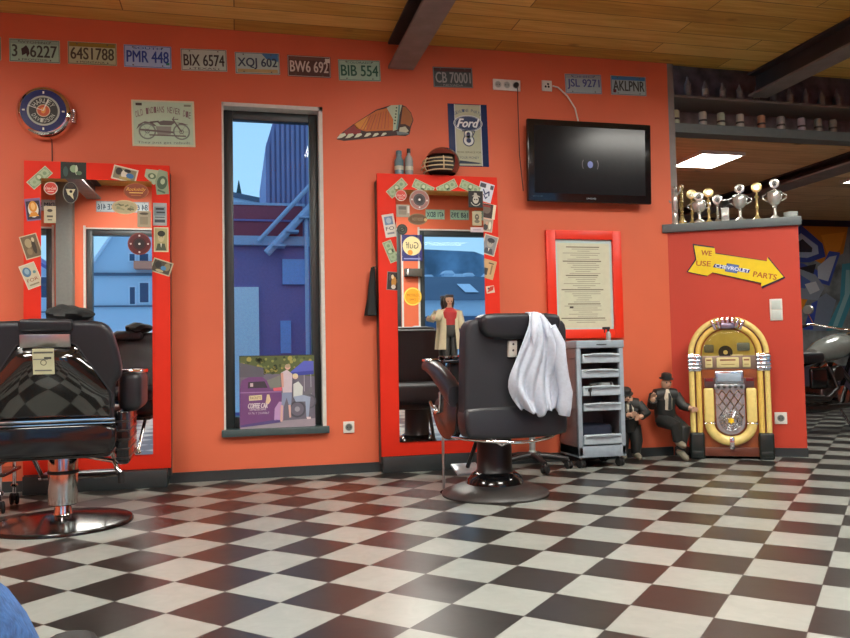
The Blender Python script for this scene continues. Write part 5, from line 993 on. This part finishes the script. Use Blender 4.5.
for s_ in (-1, 1):
    for rr, mm in ((.263, 'tube_pale'), (.216, 'tube_yellow')):
        b = MB(); pts = [(s_ * rr, .022, .19), (s_ * rr, .022, .66)]; b.tube(pts, .0215, mm, 14); b.build('light_tube', t)
        b = MB(); a1 = 78 if rr > .24 else 72; b.tube([(s_ * rr * math.cos(R(a)), .022, .775 + rr * math.sin(R(a))) for a in range(0, a1 + 1, 6)], .0215, mm, 14); b.build('arch_tube', t)
    b = MB(); b.tube([(s_ * .2395, .010, .20), (s_ * .2395, .010, .66)], .005, 'juke_dark', 8); b.tube([(s_ * .2395 * math.cos(R(a)), .010, .775 + .2395 * math.sin(R(a))) for a in range(0, 74, 6)], .005, 'juke_dark', 8); b.build('tube_seam', t)
    b = MB(); 
    for z in (.662, .690, .718, .746): b.box(s_ * .24 - .052, s_ * .24 + .052, -.012, .06, z, z + .022, 'chrome_blue', .008)
    b.box(s_ * .24 - .046, s_ * .24 + .046, -.004, .06, .65, .782, 'chrome', .006); b.build('chrome_collar', t)
    b = MB(); b.box(s_ * .24 - .052, s_ * .24 + .052, -.016, .17, 0, .195, 'foot_black', .014, 3); b.box(s_ * .24 - .04, s_ * .24 + .04, -.02, -.01, .02, .06, 'foot_black', .004); b.build('foot', t)
b = MB(); 
for a in range(66, 115, 8): x, z = .238 * math.cos(R(a)), .775 + .238 * math.sin(R(a)); b.box(x - .014, x + .014, -.012, .06, z - .038, z + .040, 'chrome', .010, 2, rot=(0, R(90 - a), 0))
b.box(-.05, .05, -.016, .05, .965, 1.01, M('crest_violet', (.25, .20, .28), .25, metal=.5), .012); b.build('crest', t)
b = MB(); b.prism([(.185, .72)] + [(.185 * math.cos(R(a)), .775 + .185 * math.sin(R(a))) for a in range(0, 181, 10)] + [(-.185, .72)], .012, .03, 'dome_back'); b.build('display_back', t)
b = MB(); b.box(-.17, -.10, .002, .014, .79, .85, M('disc_rack', (.14, .15, .12), .3), .01); b.box(.06, .15, .002, .014, .80, .86, M('disc_rack2', (.15, .19, .22), .3), .01); b.lathe([(0, 0), (.05, 0), (.05, .006), (0, .006)], 'black_plastic', 24, c=(-.02, .008, .79), ax='y'); b.lathe([(0, 0), (.016, 0), (.016, .008), (0, .008)], 'cream_lit', 16, c=(-.02, .007, .79), ax='y'); b.box(.01, .1, .002, .012, .758, .775, 'cream_lit', .003); b.build('record_mechanism', t)
b = MB(); vs = []; fs = []; n = 16
for i in range(7):
    f = i / 6; r_ = .186 * math.cos(R(90 * f)); y = .008 - .018 * math.sin(R(90 * f))
    for k in range(n + 1): a = R(180 * k / n); vs.append((r_ * math.cos(a), y, .775 + r_ * math.sin(a)))
for i in range(6):
    for k in range(n): fs.append((i * (n + 1) + k, i * (n + 1) + k + 1, (i + 1) * (n + 1) + k + 1, (i + 1) * (n + 1) + k))
b.add(vs, fs, 'dome_glass'); b.build('dome_glass', t)
b = MB(); b.box(-.19, .19, .0, .03, .665, .765, M('title_frame', (.24, .17, .13), .35, metal=.3), .006); b.build('title_frame', t)
for x0, x1 in ((-.165, -.115), (-.085, .07), (.095, .15)): b = MB(); b.box(x0, x1, -.006, .004, .677, .752, 'cream_lit', .006); b.X = Matrix.Translation((0, -.0065, 0)); x = (x0 + x1) / 2; b.rect(x, .733, (x1 - x0) * .7, .012, 1, K('8a5a3c')); b.rect(x, .70, (x1 - x0) * .6, .006, 1, K('a08850')); b.build('title_card', t)
b = MB(); b.box(-.19, .19, .006, .03, .60, .665, 'juke_wood'); b.box(-.175, .17, .0, .03, .53, .60, M('select_dark', (.10, .05, .05), .3), .004); b.box(-.17, -.115, -.004, .004, .575, .60, M('lamp_red', (.20, .02, .02), .2), .002); b.box(.115, .168, -.004, .004, .575, .60, 'lamp_red', .002); b.build('selector_panel', t)
b = MB(); b.box(-.105, .10, -.016, .03, .555, .655, 'chrome_blue', .012, 3); b.box(-.085, .08, -.024, -.012, .575, .635, M('screen_blue', (.35, .45, .55), .2), .006); b.build('coin_panel', t)
b = MB(); b.box(-.11, .105, -.012, .03, .515, .553, 'grille_silver', .004)
for x in (-.08, -.04, 0, .04, .08): b.lathe([(0, 0), (.010, 0), (.012, .008), (0, .012)], 'foot_black', 14, c=(x, -.012, .535), ax='y')
b.build('button_row', t)
b = MB(); b.prism([(-.10, .515), (-.10, .27)] + [(.10 * math.cos(R(a)), .27 + .09 * math.sin(R(a))) for a in range(180, 361, 15)] + [(.10, .515)], .002, .03, 'grille_silver'); 
for i in range(-3, 5):
    for s_ in (-1, 1):
        x0 = i * .055; p0, p1 = Vector((x0 - s_ * .0, -.001, .51)), Vector((x0 + s_ * .17, -.001, .26)); k0 = [p0 + (p1 - p0) * f / 12 for f in range(13)]; k0 = [p for p in k0 if abs(p.x) < .096]
        if len(k0) > 1: b.tube(k0, .0042, 'chrome', 6)
b.build('grille', t)
b = MB()
for rr in (.018, .036, .054, .072): b.tube([(rr * math.cos(R(a)), -.006, .285 + rr * math.sin(R(a))) for a in range(0, 360, 15)], .0045, 'grille_silver' if rr > .03 else 'gold', 6, closed=True)
for a in range(0, 360, 20): b.tube([(.03 * math.cos(R(a)), -.004, .285 + .03 * math.sin(R(a))), (.08 * math.cos(R(a)), -.002, .285 + .08 * math.sin(R(a)))], .004, 'chrome', 6)
ro = b.build('rosette', t); b = MB(); b.prism([((.026 if k % 2 else .013) * math.cos(R(k * 30)), .285 + (.026 if k % 2 else .013) * math.sin(R(k * 30))) for k in range(12)], -.016, -.004, M('star_yellow', (.9, .6, .03), .3)); b.build('star', ro)
for s_ in (-1, 1): b = MB(); b.box(s_ * .148 - .036, s_ * .148 + .036, -.008, .03, .27, .525, 'tube_pale', .014, 3); b.build('side_light', t)
b = MB(); b.tube([(.148 * math.cos(R(a)), .008, .262 + .128 * math.sin(R(a))) for a in range(180, 361, 10)], .035, 'tube_pale', 14); b.build('lower_light', t)
b = MB(); 
for s_ in (-1, 1): b.box(s_ * .148 - .04, s_ * .148 + .04, -.012, .02, .258, .270, 'chrome', .004)
b.box(-.018, .018, -.034, .01, .075, .165, 'chrome', .008); b.build('chrome_clasp', t)
# ================================================================ TROPHIES on the partition
def trophy(u, h, kind, label, off=.07, sc=1.):
    o_ = onpart(u, -off); t = thing('trophy', label, 'trophy', (o_.x, o_.y, 1.80), (0, 0, PANG), 'trophies on the partition shelf')
    def disc_(z, r, m, ang=0):
        b = MB(); b.lathe([(0, 0), (r, 0), (r, .010), (r * .82, .012), (0, .008)], m, 28, c=(0, -.004, z), ax='y'); d_ = b.build('medallion', t)
        b = MB(); b.lathe([(0, 0), (r * .55, 0), (r * .5, .003), (0, .003)], 'silver' if m == 'gold' else 'dark_metal', 20, c=(0, -.0175, z), ax='y'); b.tube([(-r * .3, -.019, z - r * .2), (0, -.02, z + r * .3), (r * .3, -.019, z - r * .2)], r * .12, m, 6); b.build('relief', d_)
    if kind == 'cup':
        b = MB(); b.lathe([(0, 0), (.042, 0), (.042, .014), (.030, .022), (.013, .035), (.010, h * .28), (.018, h * .31), (.010, h * .35)], 'silver', 24); b.build('stem', t)
        b = MB(); b.lathe([(.010, h * .34), (.032, h * .38), (.050, h * .48), (.054, h * .60), (.050, h * .66), (.056, h * .675), (.045, h * .70), (.012, h * .74), (.008, h * .76)], 'silver', 28); b.build('cup_bowl', t)
        for s_ in (-1, 1): b = MB(); b.tube([(s_ * .050, 0, h * .46), (s_ * .082, 0, h * .52), (s_ * .084, 0, h * .60), (s_ * .056, 0, h * .645)], .005, 'silver', 8); b.build('handle', t)
        disc_(h - .036, .036, sc)
    elif kind == 'wheel':
        b = MB(); b.lathe([(0, 0), (.034, 0), (.034, .012), (.022, .022), (.010, .04), (.009, h * .3), (.016, h * .34), (.009, h * .40), (.010, h * .58), (.018, h * .62), (.006, h * .70), (.006, h * .78)], 'gold' if sc == 'gold' else 'silver', 22); b.build('stem', t); disc_(h - .036, .038, sc)
    elif kind == 'column':
        b = MB(); b.lathe([(0, 0), (.035, 0), (.035, .03), (.020, .04), (.020, .06)], sc, 20); b.build('foot', t)
        b = MB(); 
        for k in range(12): b.lathe([(.010, .06 + k * (h - .08) / 12), (.017, .066 + k * (h - .08) / 12), (.010, .06 + (k + .8) * (h - .08) / 12)], sc, 14)
        b.lathe([(.02, h - .03), (.022, h - .01), (0, h)], sc, 14); b.build('turned_column', t)
    elif kind == 'figure':
        b = MB(); b.lathe([(0, 0), (.030, 0), (.030, .012), (.016, .03), (.012, .09), (.022, .10), (.010, .12)], 'silver', 20); b.build('stem', t)
        b = MB(); b.tube([(0, 0, .115), (0, -.004, h * .6), (.004, 0, h * .78), (0, 0, h * .84)], [.010, .022, .020, .008], sc, 10); b.tube([(0, 0, h * .84), (0, 0, h * .95), (0, 0, h)], [.010, .020, .008], sc, 10); b.tube([(-.02, 0, h * .76), (-.045, -.01, h * .65), (-.03, -.02, h * .56)], .007, sc, 8); b.tube([(.02, 0, h * .76), (.045, -.01, h * .85), (.05, -.02, h * .95)], .007, sc, 8); b.build('statuette', t)
    elif kind == 'block':
        b = MB(); b.box(-.028, .028, -.02, .02, 0, .11, M('marble_grey', (.45, .48, .45), .3, scale=40, var=.3), .003); b.build('marble_block', t); b = MB(); b.lathe([(.012, .11), (.008, .125), (.034, .14), (.040, h - .03), (.030, h - .01), (0, h)], 'dark_metal', 20); b.build('helmet_top', t)
        b = MB(); b.box(-.016, .016, -.022, -.019, .035, .07, 'silver', .001); b.build('name_plate', t)
    return t
trophy(.062, .31, 'figure', 'slim silver figure trophy hard against the wall end', .03, 'silver'); trophy(.118, .33, 'column', 'tall gold turned column trophy, second from the left on the partition', .105, 'gold'); trophy(.195, .285, 'wheel', 'silver stemmed trophy with a gold wheel medallion behind the short cup', .12, 'gold')
trophy(.243, .245, 'cup', 'short silver cup trophy with a pale medallion left of the gold wheel trophy', .025, 'silver'); trophy(.318, .28, 'wheel', 'gold stemmed trophy with a gold wheel disc', .08, 'gold'); trophy(.384, .225, 'wheel', 'silver stemmed trophy with a pink silver wheel disc', .10, 'silver')
trophy(.432, .175, 'block', 'grey marble block trophy with a dark helmet top', .035); trophy(.546, .292, 'cup', 'two handled silver cup trophy topped by a white gold medallion', .07, 'silver'); trophy(.668, .292, 'wheel', 'slender silver trophy with a large gold medallion', .07, 'gold'); trophy(.797, .315, 'cup', 'largest fluted silver cup trophy with a silver medallion on top', .08, 'silver')
o_ = onpart(.905, -.07); t = thing('glass_dish', 'pale stacked glass dishes at the right end of the partition shelf', 'dish', (o_.x, o_.y, 1.80), (0, 0, PANG))
for k in range(3): b = MB(); b.lathe([(.03, .014 * k), (.048, .006 + .014 * k), (.052, .020 + .014 * k), (.046, .020 + .014 * k), (.03, .006 + .014 * k)], M('pale_glass', (.45, .52, .50), .2), 24); b.build('bowl', t)

# ================================================================ GALLERY BOTTLES
random.seed(11)
def simple_bottle(label, x, y, z, r, h, body, cap, group):
    t = thing('bottle', label, 'bottle', (x, y, z), group=group); b = MB(); b.lathe([(0, 0), (r, 0), (r, h * .62), (r * .45, h * .78), (r * .4, h * .94)], body, 12); b.build('bottle_body', t)
    b = MB(); b.lathe([(r * 1.02, h * .18), (r * 1.02, h * .50)], cap, 12); b.build('bottle_label', t); return t
M('dark_bottle', (.20, .18, .17), .3)
row = [('678', 3.494, 'b4bc9c'), ('705', 3.745, 'b8b4a8'), ('724', 3.915, 'aab09a'), ('743', 4.095, 'b0aca0'), ('765', 4.30, 'b48468'), ('785', 4.49, 'a09c98'), ('806', 4.695, 'b0a8b0'), ('822', 4.86, '8f8a80'), ('837', 5.01, '8a857c')]
wh = ['leftmost by the wall end', 'second from the wall end', 'third from the wall end', 'just left of the steel beam', '', 'just right of the orange can', 'second right of the orange can', 'third right of the orange can', 'at the right edge of the photo']
for (k, x, c), w_ in zip(row, wh):
    t = thing('can', 'pale can on the low gallery shelf, %s' % w_ if w_ else 'orange tinted can on the low gallery shelf under the steel beam', 'can', (x, .14, 2.64), group='cans on the low gallery shelf')
    b = MB(); b.lathe([(0, 0), (.030, 0), (.032, .006), (.032, .118), (.026, .128), (0, .128)], K(c, .4), 16); b.build('can_body', t); b = MB(); b.lathe([(.0325, .045), (.0325, .062)], K('3a3634'), 16); b.build('can_band', t)
cols = ['8a8480', 'a09a90', '6a666c', 'b0aa9c', '7c7470', '5c6470', 'c0b8a8']
for i in range(34):
    x = 3.45 + i * .054; 
    simple_bottle('dark bottle crowded on the upper gallery shelf', x, (.135, .205, .285)[i % 3], 2.885, .022 + .005 * random.random(), .12 + .07 * random.random(), 'dark_bottle', K(random.choice(cols)), 'bottles on the upper gallery shelf')

# ================================================================ GRAFFITI WALL in the back room
t = thing('graffiti_mural', 'blue, orange and grey graffiti painting on the back room wall', 'mural', (7.72, 3.6, 0))
b = MB(); b.box(-.9, 1.8, -.02, -.001, .55, 2.56, M('mural_grey', (.16, .19, .20), .8, scale=5, var=.5)); b.X = Matrix.Translation((0, -.02, 0)); 
def gp(pts, l, c): b.poly([(x, min(2.555, z + (.25 if z < 2.19 else .27))) for x, z in pts], l, K(c))
gp([(-.9, 2.56), (1.6, 2.56), (1.6, 2.20), (-.9, 2.20)], 1, '1c1838')
gp([(-.3, 2.2), (.55, 2.2), (.45, 1.85), (.1, 1.7), (-.4, 1.9)], 2, 'c07818'); gp([(.1, 2.1), (.5, 2.15), (.4, 1.9), (.2, 1.8)], 3, 'd8902c'); gp([(-.9, 1.6), (-.25, 1.55), (-.1, 1.3), (-.3, 1.0), (-.9, .9)], 2, 'c8801c'); gp([(-.6, 1.3), (-.35, 1.35), (-.3, 1.15), (-.6, 1.05)], 3, 'e0a040')
gp([(-.55, 2.05), (-.22, 2.22), (.12, 1.98), (.16, 1.80), (-.1, 1.72), (-.5, 1.72)], 4, '2c4496'); gp([(-.45, 1.98), (-.22, 2.12), (.04, 1.95), (.05, 1.84), (-.14, 1.78), (-.42, 1.80)], 5, '9ab0cc'); gp([(-.35, 1.96), (-.2, 2.04), (-.05, 1.92), (-.06, 1.86), (-.3, 1.86)], 6, '283040')
gp([(-.5, 1.78), (-.2, 1.70), (.05, 1.60), (.22, 1.88), (.40, 1.86), (.20, 1.40), (.0, 1.45), (-.2, 1.6), (-.5, 1.66)], 7, '3450a8'); gp([(.02, 1.66), (.22, 1.80), (.34, 1.82), (.18, 1.46), (.02, 1.5)], 8, 'a8b8c8'); gp([(-.3, 1.64), (.0, 1.70), (-.05, 1.56)], 8, '1c2028')
gp([(-.55, 1.56), (-.3, 1.64), (-.02, 1.55), (.12, 1.38), (.0, 1.2), (-.25, 1.22), (-.5, 1.35)], 9, '7c8c9c'); gp([(-.45, 1.50), (-.28, 1.56), (-.1, 1.46), (-.2, 1.36), (-.42, 1.40)], 10, '4a64a0'); gp([(-.2, 1.42), (-.02, 1.46), (.04, 1.34), (-.12, 1.28)], 11, 'b0bcc4')
gp([(.42, 1.70), (.58, 1.72), (.62, 1.30), (.36, .80), (.10, .78), (.36, 1.2)], 8, '3c8ca0'); gp([(.48, 1.62), (.54, 1.62), (.54, 1.32), (.30, .84), (.22, .84), (.44, 1.28)], 9, '84b4bc'); gp([(.0, 1.22), (.14, 1.3), (.30, 1.2), (.12, .78), (-.15, .78)], 8, '6c7c90'); gp([(-.1, 1.16), (.0, 1.2), (-.1, .8), (-.25, .8)], 10, '3048a0')
gp([(.62, 2.1), (.9, 2.15), (1.1, 1.6), (.9, 1.2), (.7, 1.3)], 4, '28505c'); gp([(.78, 1.6), (1.0, 1.6), (.95, 1.4), (.8, 1.4)], 6, '20a0b0'); gp([(.55, 2.0), (.66, 2.02), (.70, 1.2), (.60, 1.2)], 5, '5c7078')
b.build('painted_panel', t)

# ================================================================ MOTORCYCLE in the back room
M('tank_grey', (.20, .23, .22), .2, coat=.5); M('engine', (.12, .115, .11), .3, metal=.8, scale=20, var=.4)
t = thing('motorcycle', 'dark chrome motorcycle parked in the back room beyond the partition', 'motorcycle', (5.50, .95, 0), (0, 0, R(14)))
def wheel(x, r):
    b = MB(); b.tube([(x + r * .86 * math.cos(R(a)), 0, r + r * .86 * math.sin(R(a))) for a in range(0, 360, 12)], r * .17, 'rubber', 12, closed=True); w_ = b.build('tyre', t)
    b = MB(); b.tube([(x + r * .70 * math.cos(R(a)), 0, r + r * .70 * math.sin(R(a))) for a in range(0, 360, 12)], .014, 'chrome', 8, closed=True); b.lathe([(0, -.06), (.05, -.06), (.05, .06), (0, .06)], 'chrome', 18, c=(x, 0, r), ax='y')
    for a in range(0, 360, 18): b.tube([(x, .0, r), (x + r * .7 * math.cos(R(a)), 0, r + r * .7 * math.sin(R(a)))], .003, 'chrome', 5)
    b.build('rim', w_)
wheel(-.72, .33); wheel(.86, .34)
b = MB(); b.tube([(-.72, .09, .33), (-.35, .10, .38), (.10, .10, .30), (.35, .06, .40), (.50, 0, .82)], .02, 'black_gloss'); b.tube([(-.72, -.09, .33), (-.35, -.10, .38), (.10, -.10, .30), (.35, -.06, .40), (.50, 0, .82)], .02, 'black_gloss'); b.tube([(-.45, 0, .62), (.0, 0, .70), (.50, 0, .86)], .022, 'black_gloss'); b.build('frame', t)
b = MB(); b.box(-.18, .22, -.11, .11, .26, .44, 'engine', .03, 3); b.lathe([(0, -.15), (.08, -.15), (.09, -.12), (.09, .12), (0, .12)], 'chrome', 22, c=(.12, 0, .35), ax='y'); b.lathe([(0, -.14), (.06, -.14), (.07, -.11), (0, -.10)], 'chrome', 22, c=(-.10, 0, .36), ax='y'); e_ = b.build('engine', t)
for a in (-24, 24):
    b = MB(); b.X = Matrix.Translation((.03, 0, .42)) @ Matrix.Rotation(R(a), 4, 'Y')
    for k in range(8): b.lathe([(.0, .02 + k * .022), (.075, .02 + k * .022), (.075, .032 + k * .022), (0, .032 + k * .022)], 'engine', 18)
    b.box(-.06, .06, -.06, .06, .195, .25, 'chrome', .015); b.build('cylinder', e_)
b = MB(); b.lathe([(0, 0), (.075, 0), (.08, .03), (.07, .05), (0, .055)], 'chrome', 24, c=(.03, -.10, .56), ax='y'); b.ms[0] = MATS['dark_metal']; b.build('air_cleaner', t)
b = MB(); prof = [(-.16, .075, .06, .74), (-.05, .12, .10, .77), (.12, .15, .13, .80), (.30, .14, .12, .83), (.42, .07, .06, .85)]; n = 18; vs = [(x, ry * math.cos(2 * math.pi * k / n), z + rz * math.sin(2 * math.pi * k / n)) for x, ry, rz, z in prof for k in range(n)]
b.add(vs, [(i * n + k, i * n + (k + 1) % n, (i + 1) * n + (k + 1) % n, (i + 1) * n + k) for i in range(len(prof) - 1) for k in range(n)] + [tuple(range(n)), tuple(4 * n + k for k in range(n))], 'tank_grey'); b.build('fuel_tank', t)
b = MB(); b.box(-.55, -.12, -.13, .13, .66, .77, 'vinyl', .045, 3); b.build('seat', t)
b = MB(); b.box(-.34, -.10, -.13, -.08, .42, .62, 'black_gloss', .03, 3); b.build('side_cover', t)
for x, r, a0, a1 in ((-.72, .36, 20, 175), (.86, .375, 35, 150)):
    b = MB(); b.tube([(x + r * math.cos(R(a)), 0, .335 + r * math.sin(R(a))) for a in range(a0, a1, 9)], .055, 'black_gloss', 10); b.build('fender', t)
b = MB(); 
for y in (-.10, .10): b.tube([(.86, y, .34), (.56, y, .95)], .022, 'chrome', 12)
b.build('fork', t)
b = MB(); b.tube([(.20, -.40, 1.02), (.34, -.36, 1.05), (.52, -.14, .99), (.54, 0, .97), (.52, .14, .99), (.34, .36, 1.05), (.20, .40, 1.02)], .013, 'chrome', 10); b.tube([(.18, -.41, 1.015), (.29, -.375, 1.04)], .019, 'rubber', 10); b.tube([(.18, .41, 1.015), (.29, .375, 1.04)], .019, 'rubber', 10); b.build('handlebar', t)
b = MB(); b.lathe([(0, -.10), (.06, -.09), (.085, -.03), (.088, .02), (0, .03)], 'chrome', 24, c=(.66, 0, .90), ax='x'); b.build('headlamp', t)
for y in (-.34, .34): b = MB(); b.tube([(.36, y, 1.05), (.34, y * 1.12, 1.16)], .006, 'chrome', 8); b.lathe([(0, -.012), (.045, -.01), (.05, .01), (0, .014)], 'tank_grey', 20, c=(.34, y * 1.12, 1.20), ax='x', sx=1.2); b.build('rear_view_mirror', t)
b = MB(); b.tube([(.10, -.10, .62), (.22, -.15, .45), (.15, -.17, .26), (-.3, -.17, .24), (-.95, -.17, .28)], [.022, .022, .025, .035, .04], 'dark_metal', 12); b.tube([(-.05, -.10, .62), (-.02, -.16, .42), (-.2, -.18, .33), (-.9, -.18, .38)], [.02, .022, .03, .035], 'dark_metal', 12); b.build('exhaust', t)
b = MB(); b.tube([(-.02, -.14, .28), (.0, -.28, .04), (.01, -.30, .005)], .012, 'dark_metal', 8); b.build('kickstand', t)
b = MB(); b.box(.18, .36, -.26, -.16, .24, .262, 'rubber', .006); b.build('footboard', t)

# ================================================================ PERSON whose knee enters the lower left corner
t = thing('person', 'seated person in blue jeans, knee and shoe tip at the lower left corner', 'person', (0, 0, 0))
skin('jeans_body', [(-.32, -5.56, .52, .13), (-.32, -5.60, .64, .14), (-.42, -5.48, .54, .105), (-.208, -5.09, .672, .094), (-.176, -5.02, .681, .088), (-.166, -4.84, .52, .060), (-.165, -4.64, .38, .048), (-.22, -5.50, .50, .105), (-.25, -5.16, .46, .085), (-.26, -5.08, .44, .074), (-.265, -5.10, .2, .056), (-.265, -5.12, .08, .048)],
     [(0, 1), (0, 2), (2, 3), (3, 4), (4, 5), (5, 6), (0, 7), (7, 8), (8, 9), (9, 10), (10, 11)], 'denim', t)
for nm, p0, p1 in (('shoe', (-.166, -4.62, .378), (-.176, -4.53, .496)), ('shoe', (-.265, -5.14, .045), (-.25, -4.96, .04))):
    b = MB(); a, q = Vector(p0), Vector(p1); b.tube([a - (q - a) * .5, a, a + (q - a) * .6, q, q + (q - a) * .18], [.03, .042, .043, .036, .024], 'rubber', 14); b.build(nm, t)
